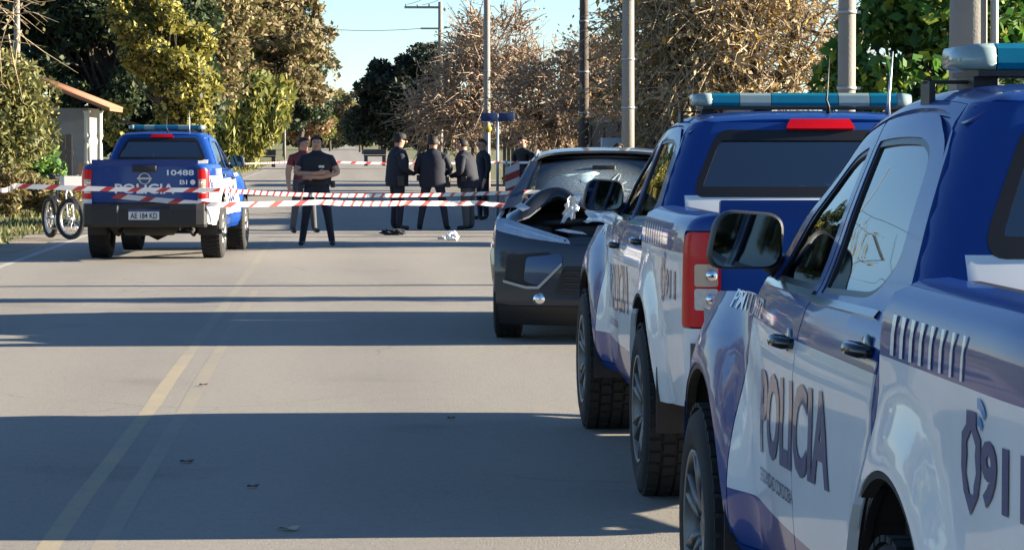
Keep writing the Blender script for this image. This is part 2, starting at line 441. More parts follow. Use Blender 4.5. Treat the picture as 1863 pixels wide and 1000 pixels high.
def build_truck():
    T = empty('police_pickup')
    C = (0, 1.4, .9)
    for sg in (-1, 1):
        S = side(sg)
        # front fender
        out = [(2.632,.44),(2.632,1.150),(2.80,1.150),(3.3,1.125),(3.66,1.085),(3.70,.80),(3.93,.74),(3.95,.52),(3.62,.47)] + arc(FA,.42,.485,8,172,26) + [(2.655,.44)]
        fe = panel('front_fender', out, S, M_blue, T, thick=.03)
        lip = arc(FA,.42,.487,6,174,26) + arc(FA,.42,.468,174,6,26)
        panel('arch_lip', lip, S, M_black, fe, thick=.03, off=-.004)
        # doors
        dF = rp([(1.612,.42),(2.625,.42,.06),(2.625,1.145,.02),(2.60,1.19,.06),(1.90,1.655,.10),(1.612,1.668,.02)], .03)
        wF = rp([(1.672,1.212),(2.44,1.205,.02),(2.40,1.245,.03),(1.90,1.592,.10),(1.672,1.607,.03)], .03)
        dR = rp([(.715,.44,.05),(1.600,.42),(1.600,1.669,.02),(.98,1.672,.05),(.76,1.60,.08),(.575,1.22,.08),(.575,.80,.10),(.66,.62,.10)], .03)
        wR = rp([(.93,1.232,.12),(1.562,1.212),(1.562,1.612,.02),(1.02,1.612,.05),(.885,1.585,.06),(.80,1.325,.05)], .03)
        for dn, wn, hy, hz in ((dF, wF, 1.74, 1.075), (dR, wR, .72, 1.13)):
            d = panel('door', dn, S, M_door, T, holes=[wn], thick=.025)
            panel('window_seal', shrink(wn,-.012), S, M_trim, d, holes=[shrink(wn,.016)], off=-.004, thick=.008)
            panel('window_glass', shrink(wn,.004), S, M_glass_side, d, off=-.010, thick=0)
            hd = MB()          # grab handle
            px = S(hy, hz)[0]
            hd.tube([(px-sg*.004,hy-.085,hz-.002),(px+sg*.030,hy-.07,hz),(px+sg*.040,hy,hz+.003),(px+sg*.030,hy+.07,hz),(px-sg*.004,hy+.085,hz-.002)], [.013,.016,.018,.016,.013], 8)
            hd.sphere((px-sg*.004,hy,hz), (.012,.06,.035))
            hd.build('handle', M_gloss, d)
            y0, y1 = min(p[0] for p in wn), max(p[0] for p in wn)
            strip = [(y0-.05,1.196),(y1+.12 if dn is dF else y1+.06,1.186),(y1+.12 if dn is dF else y1+.06,1.202),(y0-.05,1.212)]
            panel('sill_strip', strip, S, M_gloss, d, off=.006, thick=.01)
        # cab corner behind the rear door, C pillar and side roof rail
        yb = lambda z: yback(z) + .10
        cc = [(yb(.5)-.008,.80),(.588,.74)] + [(q[0]-.012, q[1]) for q in [(.577,.83),(.576,1.0),(.578,1.20),(.60,1.27),(.755,1.595),(.79,1.64),(.90,1.675),(1.0,1.685)]] \
             + [(1.3,1.687),(1.60,1.684),(1.90,1.672),(1.93,1.70),(1.3,1.71),(.86,1.71),(.83,1.71)] + [(yb(z)+.001,z) for z in (1.70,1.66,1.6,1.54,1.48,1.42,1.36,1.3,1.24,1.2,1.18,1.1,1.0,.85)]
        panel('cab_corner', cc, S, M_door, T, thick=.02)
        panel('pillar_frame', [(.575,1.20),(.735,1.20),(.775,1.33),(.862,1.60),(.90,1.625),(1.02,1.64),(1.5,1.64),(1.5,1.70),(.86,1.70),(.82,1.64),(.72,1.44)], S, M_blue, T, thick=.01, off=-.012)
        panel('arch_liner', arc(RA,.42,.62,2,64,16)+arc(RA,.42,.485,64,2,16), S, M_black, T, thick=.02, off=-.03)
        # sill, step bar
        panel('sill', [(.70,.37),(2.66,.37),(2.66,.412),(.70,.412)], S, M_blue, T, thick=.05)
        # A pillar
        ap = MB(); n = 9; vs_ = []
        for i in range(n):
            v = i/(n-1); a = Vector(windscreen(sg*1.0, v)); b = Vector(S(lerp(2.64,1.91,v), lerp(1.165,1.668,v))); m_ = (a+b)/2 + Vector((sg*.012,.012,.012))
            vs_ += [a, m_, b]
        ap.add(vs_, [(3*i+j,3*i+j+1,3*i+j+4,3*i+j+3) for i in range(n-1) for j in (0,1)], 0, True); ap.build('windscreen_pillar', M_blue, T)
        # bed side with wheel arch
        Bs = bedside(sg)
        out = [(.44,1.40),(-.98,1.40),(-.98,.53),(-.90,.50),(-.42,.47)] + [p for p in arc(RA,.42,.495,174,2,40) if p[0] < .438] + [(.44,.83)]
        bd = panel('bed_side', out, Bs, M_bed, T, thick=.03)
        panel('arch_lip', arc(RA,.42,.497,59,174,26)+arc(RA,.42,.478,174,59,26), Bs, M_flap, bd, thick=.03, off=-.004)
        Bc = bedcorner(sg)
        wend = .11*math.pi/2 + .032
        for zz, mm, nm in (((.53,.835), M_white, 'rear_corner'), ((1.238,1.40), M_blue, 'rear_corner')):
            panel(nm, [(.006,zz[0]),(wend,zz[0]),(wend,zz[1]),(.006,zz[1])], Bc, mm, T, thick=.02, step=.03)
        tl = panel('tail_lamp', rp([(.004,.842),(wend,.842),(wend,1.232),(.03,1.232,.05)], .02), Bc, M_red, T, thick=.02, step=.025, off=.006)
        panel('reversing_lens', rp([(.10,1.008),(wend-.012,1.008),(wend-.012,1.10),(.10,1.10)], .012), Bc, M_amber, tl, thick=.01, step=.02, off=.011)
        panel('reversing_lens', rp([(.10,.912),(wend-.012,.912),(wend-.012,1.000),(.10,1.000)], .012), Bc, M_clear, tl, thick=.01, step=.02, off=.011)
        for zz in (.956,1.054):
            q = Vector(Bc(.168, zz)); b_ = MB(); b_.lathe([(.001,.012),(.018,.012),(.024,.004),(.026,0)], q+Vector((0,-.011,0)), (0,-1,0), 14); b_.build('bulb', M_chrome, tl)
        # mirror: dusty black shell with the glass facing back
        mi = MB(); mx = sg*.865; my = 2.47; mz = 1.32; bm = bmesh.new()
        oval = rp([(-.115,-.085,.06),(.105,-.085,.05),(.115,.07,.05),(-.08,.085,.06)], .05, 6)
        k = len(oval); vs_ = []; 
        for sc_, dy in ((.93,-.052),(1.0,-.040),(1.03,0.0),(.92,.05),(.6,.095),(.2,.11)):
            vs_ += [(mx-sg*u*sc_, my+dy, mz+v*sc_) for u, v in oval]
        mi.add(vs_, [(i*k+j,i*k+(j+1)%k,(i+1)*k+(j+1)%k,(i+1)*k+j) for i in range(5) for j in range(k)] + [tuple(range(5*k,6*k))], 0, True)
        mi.tube([(mx-sg*.08,my+.03,mz-.065),(sg*.745,my+.04,1.235)], [.032,.042], 8)
        mi.add([(sg*.755,2.42,1.205),(sg*.74,2.58,1.20),(sg*.735,2.42,1.29)], [(0,1,2)])
        mo = mi.build('side_mirror', M_black, T)
        mg = MB(); mg.add([(mx-sg*u*.93, my-.048, mz+v*.93) for u, v in oval], [tuple(range(k))]); mg.build('mirror_glass', M_mirror, mo)
        # head lamp
        hl = MB(); hl.prism([(sg*.50,.80),(sg*.78,.84),(sg*.79,1.04),(sg*.55,.99)], 3.66, 3.86, 'y'); hl.build('head_lamp', M_clear, T)
        # mud flaps
        for ya, zb in ((-.33,.33),(2.665,.32)):
            f_ = MB(); f_.box(sg*.63, sg*.89, ya-.012, ya, zb, .62); f_.build('mud_flap', M_flap, T)
    for sg in (-1,1):
        for y in (RA, FA): wheel(T, sg*.775, y, sg)
    # roof, back wall, windows
    rf = panel('roof', [(.775,1.712),(1.3,1.712),(1.93,1.702),(1.965,1.74),(1.985,1.9),(2.0,2.305),(1.985,2.71),(1.965,2.87),(1.93,2.908),(1.3,2.898),(.775,2.898),(.725,2.80),(.715,2.305),(.725,1.81)],
          side(1), M_blue, T, thick=.02, step=.07)
    panel('roof_frame', [(.74,1.66),(.90,1.672),(1.3,1.675),(1.88,1.665),(1.96,1.74),(1.98,1.9),(1.99,2.305),(1.98,2.71),(1.96,2.87),(1.88,2.945),(1.3,2.935),(.90,2.938),(.74,2.95),(.73,2.80),(.72,2.305),(.73,1.81)], side(1), M_blue, T, thick=.01, step=.09, off=-.007)
    wb = rp([(-.81,1.356),(.81,1.356),(.775,1.655),(-.775,1.655)], .06, 6)
    cb = panel('cab_back', rp([(-1,.86),(1,.86),(1,1.705),(-1,1.705)], 0), cabback, M_back, T, holes=[wb], thick=.02, su=.8, step=.05)
    panel('window_seal', shrink(wb,-.015), cabback, M_trim, cb, holes=[shrink(wb,.034)], off=.003, thick=.012, su=.8, step=.04)
    panel('rear_window', shrink(wb,.01), cabback, M_glass_rear, cb, off=-.008, thick=0, su=.8)
    panel('high_brake_lamp', rp([(-.27,1.668),(.27,1.668),(.25,1.712),(-.25,1.712)], .015), cabback, M_red, T, off=.022, thick=.03, su=.8, step=.03)
    panel('windscreen', rp([(-.99,.01),(.99,.01),(.99,.99),(-.99,.99)], .02), windscreen, M_glass_front, T, thick=0, su=.65, step=.08)
    panel('hood', [(-.70,2.74),(-.55,2.80),(0,2.83),(.55,2.80),(.70,2.74),(.73,3.3),(.70,3.6),(.55,3.86),(0,3.95),(-.55,3.86),(-.70,3.6),(-.73,3.3)],
          lambda x, y: (x, y, hoodz(x,y)), M_blue, T, thick=.03)
    # tailgate
    def tgm(x, z): return (x, -1.092 + .02*(z-.9) + .012*(x/.7)**2 - .010*sstep((z-1.29)/.05), z)
    tg = panel('tailgate', rp([(-.712,.785),(.712,.785),(.712,1.362),(-.712,1.362)], .012), tgm, M_blue, T, thick=.05, step=.05)
    hb = MB(); hb.box(-.16,.16,-1.118,-1.085,1.20,1.285,0,.012); hb.build('tailgate_handle', M_black, tg)
    em = MB(); em.lathe([(.075,.004),(.085,.016),(.065,.016),(.062,.004)], (0,-1.09,1.11), (0,-1,0), 24); em.box(-.10,.10,-1.108,-1.098,1.097,1.123); em.build('badge', M_steel, tg)
    text_panel('lettering', 'POLICIA', lambda u, v: tgm(-.40+u, .905+v), M_lwhite, tg, .135, .02, width=.80, off=.004, center=C)
    text_panel('lettering', '10488', lambda u, v: tgm(.30+u, 1.15+v), M_lwhite, tg, .075, .02, width=.36, off=.004, center=C)
    text_panel('lettering', 'BI', lambda u, v: tgm(.47+u, 1.03+v), M_lwhite, tg, .06, .01, width=.10, off=.004, center=C)
    dk = MB(); dk.lathe([(.001,.0),(.035,.0)], (.645,-1.094,1.06), (0,-1,0), 18); dk.build('round_sticker', M_lwhite, tg)
    # bed tub
    tub = MB()
    for sg in (-1,1): tub.box(sg*.70, sg*.66, -1.02, .40, .70, 1.300)
    tub.box(-.70,.70,-1.04,.40,.66,.70); tub.box(-.75,.75,.38,.425,.70,1.27)
    for k in range(9): tub.box(-.60+k*.14,-.55+k*.14,-1.0,.36,.70,.715)
    [tub.box(s_*.50,s_*.80,.405,.50,.60,1.22) for s_ in (-1,1)]; tub.build('bed_tub', M_black, T)  # side boxes added in the cab gap to block slits of sun
    # rear bumper with plate
    bp = MB(); prof = [(-1.04,.50),(-1.16,.46),(-1.19,.50),(-1.19,.70),(-1.17,.775),(-1.04,.775)]
    st = [(-.83,.10),(-.80,.03),(-.70,0),(-.36,0),(-.34,.012),(.34,.012),(.36,0),(.70,0),(.80,.03),(.83,.10)]; n = len(prof); vs_ = []
    for x, dy in st: vs_ += [(x, y+dy*(1 if y < -1.1 else .3), z) for y, z in prof]
    bp.add(vs_, [(i*n+j,i*n+(j+1)%n,(i+1)*n+(j+1)%n,(i+1)*n+j) for i in range(len(st)-1) for j in range(n)] + [tuple(range(n)), tuple(range((len(st)-1)*n, len(st)*n))])
    bo = bp.build('rear_bumper', M_black, T)
    lp = MB(); lp.box(-.205,.205,-1.188,-1.180,.56,.695); po = lp.build('number_plate', [M_plate], bo); lp = MB(); lp.box(-.205,.205,-1.190,-1.1885,.668,.695); lp.build('plate_band', M_platek, po)
    text_panel('lettering', 'AE 184 KD', lambda u, v: (-.18+u,-1.1885,.575+v), M_trim, bo, .078, .02, width=.36, off=.002, center=C)
    # chassis
    ch = MB()
    for sg in (-1,1): ch.box(sg*.36, sg*.46, -1.05, 3.7, .42, .56)
    ch.tube([(-.70,RA,.385),(-.2,RA,.385),(0,RA,.385),(.2,RA,.385),(.70,RA,.385)], [.05,.05,.15,.05,.05], 10)
    ch.lathe([(.14,-.1),(.33,-.1),(.37,-.05),(.37,.05),(.33,.1),(.14,.1)], (0,-.62,.44), (0,0,1), 22)
    ch.tube([(-.65,FA,.38),(.65,FA,.38)], .05, 8); ch.box(-.34,.34,1.2,3.4,.33,.60,0,.05)
    for sg in (-1,1):
        ch.tube([(sg*.52,-.85,.52),(sg*.52,-.4,.40),(sg*.52,0,.33),(sg*.52,.4,.40),(sg*.52,.8,.50)], .035, 6)
        ch.tube([(sg*.50,-.12,.40),(sg*.40,-.2,.75)], .035, 6)
    ch.box(-.80,.80,.50,2.66,.43,.55); ch.box(-.70,.70,2.66,3.72,.50,.98); ch.box(-.74,.74,3.55,3.85,.50,.80); ch.tube([(.50,1.5,.40),(.50,-.5,.42),(.62,-.9,.42),(.62,-1.1,.40)], .033, 8)  # floor and nose boxes added to stop sunlight slits in the truck shadow
    for y in (RA, FA):                                                  # inner wheel housings
        for sg in (-1,1):
            a = arc(y,.42,.49,-5,185,16); k = len(a)
            ch.add([(sg*.60,p,q) for p, q in a] + [(sg*.885,p,q) for p, q in a], [(i,i+1,k+i+1,k+i) for i in range(k-1)] + [tuple(range(k))])
    ch.build('chassis', M_under, T)
    # front end
    fb = MB(); n = 12; vs_ = []
    for i in range(n+1):
        x = lerp(-.86,.86,i/n); yy = 4.04 - .22*abs(x/.86)**3
        vs_ += [(x,yy-.16,.44),(x,yy-.03,.42),(x,yy,.55),(x,yy,.72),(x,yy-.12,.78)]
    fb.add(vs_, [(i*5+j,i*5+j+1,(i+1)*5+j+1,(i+1)*5+j) for i in range(n) for j in range(4)], 0, True); fb.build('front_bumper', M_blue, T)
    gr = MB()
    for k in range(4): gr.box(-.46,.46,3.86-.01*k,3.93-.01*k,.79+k*.052,.82+k*.052)
    gr.box(-.50,.50,3.78,3.88,.76,1.01); gr.build('grille', M_gloss, T)
    # cab inside
    it = MB(); it.box(-.74,.74,.62,2.6,.44,.60); it.box(-.66,.66,2.25,2.66,.75,1.12,0,.05)
    it.lathe([(.17,0),(.19,.012),(.19,-.012),(.17,0)], (-.36,2.16,1.10), (0,-.9,.45), 20)
    it.box(-.70,.70,.64,2.6,.40,.5)
    so_ = it.build('dashboard', M_seat, T)
    def seat(x, y, wd):
        s_ = MB(); s_.box(x-wd,x+wd,y,y+.48,.62,.80,0,.05)
        s_.prism([(y-.02,.78),(y+.14,.78),(y+.02,1.30),(y-.10,1.30)], x-wd, x+wd, 'x')
        s_.build('seat', M_seat, T)
    seat(-.36,1.62,.25); seat(.36,1.62,.25); seat(0,.74,.62)
    for x, y in ((-.36,1.55),(.36,1.55),(-.34,.66),(.34,.66)):
        h_ = MB(); h_.box(x-.12,x+.12,y-.03,y+.07,1.31,1.49,0,.035); h_.tube([(x-.05,y+.02,1.25),(x-.05,y+.02,1.34)],.008,6); h_.tube([(x+.05,y+.02,1.25),(x+.05,y+.02,1.34)],.008,6)
        h_.build('headrest', M_seat, T)
    iw = MB(); iw.box(-.70,.70,.60,.66,.50,1.28); iw.build('inner_back_wall', M_seat, T)
    # light bar
    L = MB(); L.box(-.50,.50,1.11,1.39,1.758,1.772); 
    for sg in (-1,1): L.box(sg*.44,sg*.50,1.16,1.34,1.725,1.76); L.box(sg*.50,sg*.60,1.22,1.28,1.742,1.750); L.box(sg*.585,sg*.60,1.20,1.30,1.685,1.748)
    lb = L.build('light_bar', M_black, T)
    def seg(x0, x1, m_, end=0):
        b = MB(); prof = [(1.115,1.774),(1.105,1.79),(1.112,1.825),(1.14,1.838),(1.36,1.838),(1.388,1.825),(1.395,1.79),(1.385,1.774)]; n = len(prof)
        st = [(x0,1.),(x1,1.)] if not end else ([(x0,.55),(x0+.018,.85),(x0+.045,.97),(x1,1.)] if end < 0 else [(x0,1.),(x1-.045,.97),(x1-.018,.85),(x1,.55)])
        vs_ = []
        for x, k in st: vs_ += [(x, 1.25+(y-1.25)*k, 1.805+(z-1.805)*(k if k > .8 else .75)) for y, z in prof]
        b.add(vs_, [(i*n+j,i*n+(j+1)%n,(i+1)*n+(j+1)%n,(i+1)*n+j) for i in range(len(st)-1) for j in range(n)] + [tuple(range(n)), tuple(range((len(st)-1)*n,len(st)*n))], 0, bool(end))
        b.build('lamp_lens', m_, lb)
    g = .002
    seg(-.54,-.455-g, M_clearlens2, -1); seg(.455+g,.54, M_clearlens2, 1)
    seg(-.165+g,.165-g, M_bluelens)
    for sg in (-1,1):
        a, b = sorted((sg*.165,sg*.32)); seg(a+g, b-g, M_clearlens2)
        a, b = sorted((sg*.32,sg*.455)); seg(a+g, b-g, M_bluelens)
    an = MB(); an.tube([(.06,.80,1.735),(.06,.79,1.77),(.045,.77,1.80),(.05,.775,1.83),(.06,.78,2.0)], [.012,.007,.006,.005,.003], 6); an.build('antenna', M_black, T)
    an = MB(); an.tube([(.36,.86,1.73),(.36,.85,1.79),(.37,.80,2.03)], [.014,.008,.003], 6); an.build('antenna', M_steel, T)
    # livery lettering and emblems on both flanks
    for sg in (-1,1):
        S = side(sg); Bs = bedside(sg)
        def onside(y0, z0, tilt=0.): return (lambda u, v: S(y0-u if sg < 0 else y0+u, z0+v+tilt*u))
        def onbed(y0, z0): return (lambda u, v: Bs(y0-u if sg < 0 else y0+u, z0+v))
        ys = 2.24 if sg < 0 else 1.04
        text_panel('lettering', 'POLICIA', onside(ys,.725,.03), M_letter, T, .24, .034, width=1.20, off=.003, center=C)
        text_panel('lettering', 'SEGURIDAD CORDOBA', onside(ys-.02*sg,.645,.02), M_letter, T, .040, .01, width=.66, off=.003, center=C)
        text_panel('lettering', '911', onbed(-.515 if sg < 0 else -.83,.935), M_letter, T, .125, .04, width=.31, off=.003, center=C)
        # shield outline with a hollow middle
        yS = -.435 if sg < 0 else -.90
        shp = [(-.030,.20),(.030,.20),(.032,.155),(.060,.125),(.062,.02),(.045,-.05),(.0,-.115),(-.045,-.05),(-.062,.02),(-.060,.125),(-.032,.155)]
        hol = [(0,.145),(.030,.10),(.026,.06),(.034,.01),(.010,-.05),(-.018,-.05),(-.020,-.02),(-.034,.02),(-.026,.07),(-.030,.10)]
        panel('shield_emblem', [(yS+(-sg if sg<0 else 1)*0 + u, .965+v) for u, v in [(1.25*p_,.62*q_+.012) for p_, q_ in shp]], Bs, M_letter, T, holes=[[(yS+1.25*u,.965+.62*v+.012) for u, v in hol]], off=.003, thick=0, step=.03)
        for k, (r0, r1) in enumerate(((.035,.052),(.065,.085))):
            cy = yS - .055*(1 if sg < 0 else -1); a0, a1 = (120, 175) if sg < 0 else (60, 5)
            panel('signal_mark', arc(cy,1.045,r0,a0-35*(1 if sg<0 else -1),a1-40*(1 if sg<0 else -1),8)+arc(cy,1.045,r1,a1-40*(1 if sg<0 else -1),a0-35*(1 if sg<0 else -1),8), Bs, M_lcyan, T, off=.003, thick=0, step=.02)
        for k in range(8):
            y = .30 - k*.092
            panel('white_bar', [(y-.017+.004*k*.3,1.148),(y+.017-.004*k*.3,1.148),(y+.017-.004*k*.3,1.236),(y-.017+.004*k*.3,1.236)], Bs, M_lwhite, T, off=.003, thick=0, step=.05)
    return T
truck0 = build_truck()
def fleet_number(T, txt):
    for sg in (-1,1):
        S = side(sg); y0 = 2.98 if sg < 0 else 2.34
        text_panel('lettering', txt, lambda u, v: S(y0-u if sg < 0 else y0+u, 1.092+v*.9), M_lwhite, T, .062, .012, width=.60, off=.003)
truck1 = copy_tree(truck0); truck2 = copy_tree(truck0)
for T, loc, rz, txt, lab in (
    (truck0, (2.035, 5.53, 0), R(0.35), 'PM11 1072', 'nearest blue and white police pickup, cut off by the right edge of the picture'),
    (truck1, (2.25, 12.38, 0), 0, 'PM11 1073', 'middle police pickup parked between the wrecked dark car and the nearest pickup'),
    (truck2, (-2.58, 38.55, 0), R(-4.0), 'PM11 1074', 'police pickup across the road on the left, tailgate with white POLICIA behind the tape')):
    T.location = loc; T.rotation_euler = (0, 0, rz); tag(T, lab, 'pickup', 'police pickups'); fleet_number(T, txt)
# ------------------------------------------------------------------ ground, road, verges
def ground_mat(name, c1, c2, c3, s1, s2, rough=.9, bump=.4, bs=40, stretch=None):
    m = bpy.data.materials.new(name); m.use_nodes = True; t = m.node_tree; b = t.nodes['Principled BSDF']; b.inputs['Roughness'].default_value = rough
    tc = t.nodes.new('ShaderNodeTexCoord'); src = tc.outputs['Object']
    if stretch:
        mp = t.nodes.new('ShaderNodeMapping'); mp.inputs['Scale'].default_value = stretch; t.links.new(src, mp.inputs[0]); st = mp.outputs[0]
    else: st = src
    def nz(sc, v, det=8):
        n = t.nodes.new('ShaderNodeTexNoise'); n.inputs['Scale'].default_value = sc; n.inputs['Detail'].default_value = det; n.inputs['Roughness'].default_value = .65; t.links.new(v, n.inputs['Vector']); return n.outputs['Fac']
    def mix(f, a, b_, lo=.35, hi=.65):
        r = t.nodes.new('ShaderNodeMapRange'); r.inputs[1].default_value = lo; r.inputs[2].default_value = hi; t.links.new(f, r.inputs[0])
        x = t.nodes.new('ShaderNodeMix'); x.data_type = 'RGBA'; t.links.new(r.outputs[0], x.inputs[0])
        for i, c in ((6,a),(7,b_)):
            if isinstance(c, tuple): x.inputs[i].default_value = (*c,1)
            else: t.links.new(c, x.inputs[i])
        return x.outputs[2]
    k = mix(nz(s1, st), c1, c2); k = mix(nz(s2, src), k, c3, .52, .72)
    t.links.new(k, b.inputs['Base Color'])
    bp = t.nodes.new('ShaderNodeBump'); bp.inputs['Strength'].default_value = bump; bp.inputs['Distance'].default_value = .015
    t.links.new(nz(bs, src, 4), bp.inputs['Height']); t.links.new(bp.outputs[0], b.inputs['Normal'])
    return m
M_road = ground_mat('worn_concrete_asphalt', (.255,.232,.20), (.225,.206,.18), (.195,.178,.155), .35, 14, .85, .35, 90, (1.6,.25,1))
M_grass = ground_mat('verge_grass', (.075,.095,.022), (.13,.12,.04), (.20,.16,.09), .6, 3.5, .95, .8, 25)
M_dirt = ground_mat('dry_dirt_shoulder', (.25,.205,.155), (.20,.165,.12), (.11,.10,.05), .8, 2.2, .95, .6, 20)
M_yel = ground_mat('worn_yellow_paint', (.33,.27,.165), (.27,.235,.175), (.215,.20,.175), .9, 7, .8, .2, 60)
M_wline = ground_mat('worn_white_paint', (.42,.41,.38), (.30,.29,.27), (.22,.21,.19), 1.0, 7, .8, .2, 60)

def road_detail(m):
    t = m.node_tree; b = t.nodes['Principled BSDF']; src = b.inputs['Base Color'].links[0].from_socket
    tc = t.nodes.new('ShaderNodeTexCoord')
    nz = t.nodes.new('ShaderNodeTexNoise'); nz.inputs['Scale'].default_value = 1.3; nz.inputs['Detail'].default_value = 5; t.links.new(tc.outputs['Object'], nz.inputs['Vector'])
    ad = t.nodes.new('ShaderNodeVectorMath'); ad.operation = 'MULTIPLY_ADD'; ad.inputs[1].default_value = (.7,.7,0); t.links.new(nz.outputs['Color'], ad.inputs[0]); t.links.new(tc.outputs['Object'], ad.inputs[2])
    vo = t.nodes.new('ShaderNodeTexVoronoi'); vo.feature = 'DISTANCE_TO_EDGE'; vo.inputs['Scale'].default_value = .28; t.links.new(ad.outputs[0], vo.inputs['Vector'])
    def rng_(sock, a0, a1, b0, b1):
        r = t.nodes.new('ShaderNodeMapRange'); r.inputs[1].default_value = a0; r.inputs[2].default_value = a1; r.inputs[3].default_value = b0; r.inputs[4].default_value = b1; t.links.new(sock, r.inputs[0]); return r.outputs[0]
    n2 = t.nodes.new('ShaderNodeTexNoise'); n2.inputs['Scale'].default_value = .22; n2.inputs['Detail'].default_value = 3; t.links.new(tc.outputs['Object'], n2.inputs['Vector'])
    crack = rng_(vo.outputs['Distance'], .001, .005, 1, 0); msk = rng_(n2.outputs['Fac'], .52, .64, 0, .28)
    def math_(op, a, c_):
        n = t.nodes.new('ShaderNodeMath'); n.operation = op
        for i, q in enumerate((a, c_)):
            if isinstance(q, (int, float)): n.inputs[i].default_value = q
            else: t.links.new(q, n.inputs[i])
        return n.outputs[0]
    # tyre polished lanes and oil darkening between them
    sp = t.nodes.new('ShaderNodeSeparateXYZ'); t.links.new(tc.outputs['Object'], sp.inputs[0])
    w = math_('SINE', math_('MULTIPLY_ADD', sp.outputs[0], 3.6), 0); n3 = t.nodes.new('ShaderNodeTexNoise'); n3.inputs['Scale'].default_value = .5; n3.inputs['Detail'].default_value = 7; t.links.new(tc.outputs['Object'], n3.inputs['Vector'])
    lane = math_('MULTIPLY', rng_(w, -1, 1, 0, .14), rng_(n3.outputs['Fac'], .35, .65, .3, 1))
    blot = rng_(n3.outputs['Fac'], .62, .75, 0, .25); n4 = t.nodes.new('ShaderNodeTexNoise'); n4.inputs['Scale'].default_value = 55; n4.inputs['Detail'].default_value = 3; t.links.new(tc.outputs['Object'], n4.inputs['Vector'])
    grit = rng_(n4.outputs['Fac'], .35, .7, .12, -.10)
    k = math_('ADD', math_('ADD', math_('MULTIPLY', crack, msk), lane), math_('ADD', blot, grit)); k = math_('SUBTRACT', 1.0, k)
    vm = t.nodes.new('ShaderNodeVectorMath'); vm.operation = 'SCALE'; t.links.new(src, vm.inputs[0]); t.links.new(k, vm.inputs['Scale']); t.links.new(vm.outputs[0], b.inputs['Base Color'])
road_detail(M_road)
def strip(name, xs0, xs1, y0, y1, z, m, n=60, wob=0., kind='structure'):
    b = MB(); vs_ = []
    for i in range(n+1):
        y = lerp(y0, y1, (i/n)**1.6)
        vs_ += [(xs0 + wob*math.sin(y*.9)+wob*.6*math.sin(y*2.3+1), y, z), (xs1 + wob*math.sin(y*.7+2)+wob*.6*math.sin(y*1.9), y, z)]
    b.add(vs_, [(2*i,2*i+1,2*i+3,2*i+2) for i in range(n)]); o = b.build(name, m); o['kind'] = kind
    me = o.data
    if me.polygons[0].normal.z < 0: me.flip_normals()
    return o
g = MB(); g.add([(-1500,-300,-.02),(1500,-300,-.02),(1500,2500,-.02),(-1500,2500,-.02)], [(0,1,2,3)]); ground = g.build('ground', M_grass); ground['kind'] = 'structure'
strip('dirt_shoulder', -5.4, -4.4, -40, 420, -.010, M_dirt, 300, .12)
strip('dirt_shoulder', 3.2, 6.4, -40, 420, -.008, M_dirt, 300, .2)
road = strip('road', -4.7, 3.6, -60, 1200, 0, M_road, 220, .03)
sr = MB(); sr.add([(3.3,66,-.004),(60,64,-.004),(60,80,-.004),(3.3,79,-.004)], [(0,1,2,3)]); o = sr.build('side_street', M_dirt); o['kind'] = 'structure'
strip('centre_line', -1.215, -1.125, -40, 21, .0005, M_yel, 100, .006)
M_yel2 = ground_mat('faded_yellow_paint', (.262,.228,.172), (.225,.205,.172), (.205,.188,.165), .9, 6, .8, .2, 60)
strip('centre_line', -1.00, -.91, -40, 30, .0005, M_yel2, 100, .006)
strip('centre_line', -1.215, -1.125, 21.0, 46, .0005, M_yel2, 60, .006)
strip('edge_line', -4.45, -4.35, -40, 700, .0005, M_wline, 200, .006)

# grass tufts on the left verge and the right one
def grass_field(name, boxes, n, hmin, hmax, mats, label):
    A = np.array([(b[1]-b[0])*(b[3]-b[2]) for b in boxes]); pick = rng.choice(len(boxes), n, p=A/A.sum()); bx = np.array(boxes)[pick]
    x = rng.uniform(bx[:,0], bx[:,1]); y = rng.uniform(bx[:,2], bx[:,3]); h = rng.uniform(hmin, hmax, n); a = rng.uniform(0, 2*np.pi, n); wd = rng.uniform(.012,.03,n)
    dx, dy = np.cos(a)*wd, np.sin(a)*wd; lx, ly = rng.normal(0,.35,n)*h, rng.normal(0,.35,n)*h; z0 = -.02
    V = np.stack([np.stack([x-dx,y-dy,np.full(n,z0)],1), np.stack([x+dx,y+dy,np.full(n,z0)],1), np.stack([x+lx+dx*.25,y+ly+dy*.25,z0+h],1), np.stack([x+lx-dx*.25,y+ly-dy*.25,z0+h],1)],1)
    o = quads(name, V, mats, rng.integers(0,len(mats),n)); tag(o, label, 'grass', kind='stuff'); return o
Mg = [mat('grass_blade_green',(.07,.10,.02),.8,transl=.3), mat('grass_blade_olive',(.11,.115,.035),.8,transl=.3), mat('grass_blade_dry',(.22,.19,.08),.8,transl=.3)]
grass_field('grass', [(-12,-5.35,36,75),(-14,-5.2,75,230),(6.2,12,30,110)], 60000, .04, .13, Mg, 'short patchy green and straw coloured grass along the road verges')

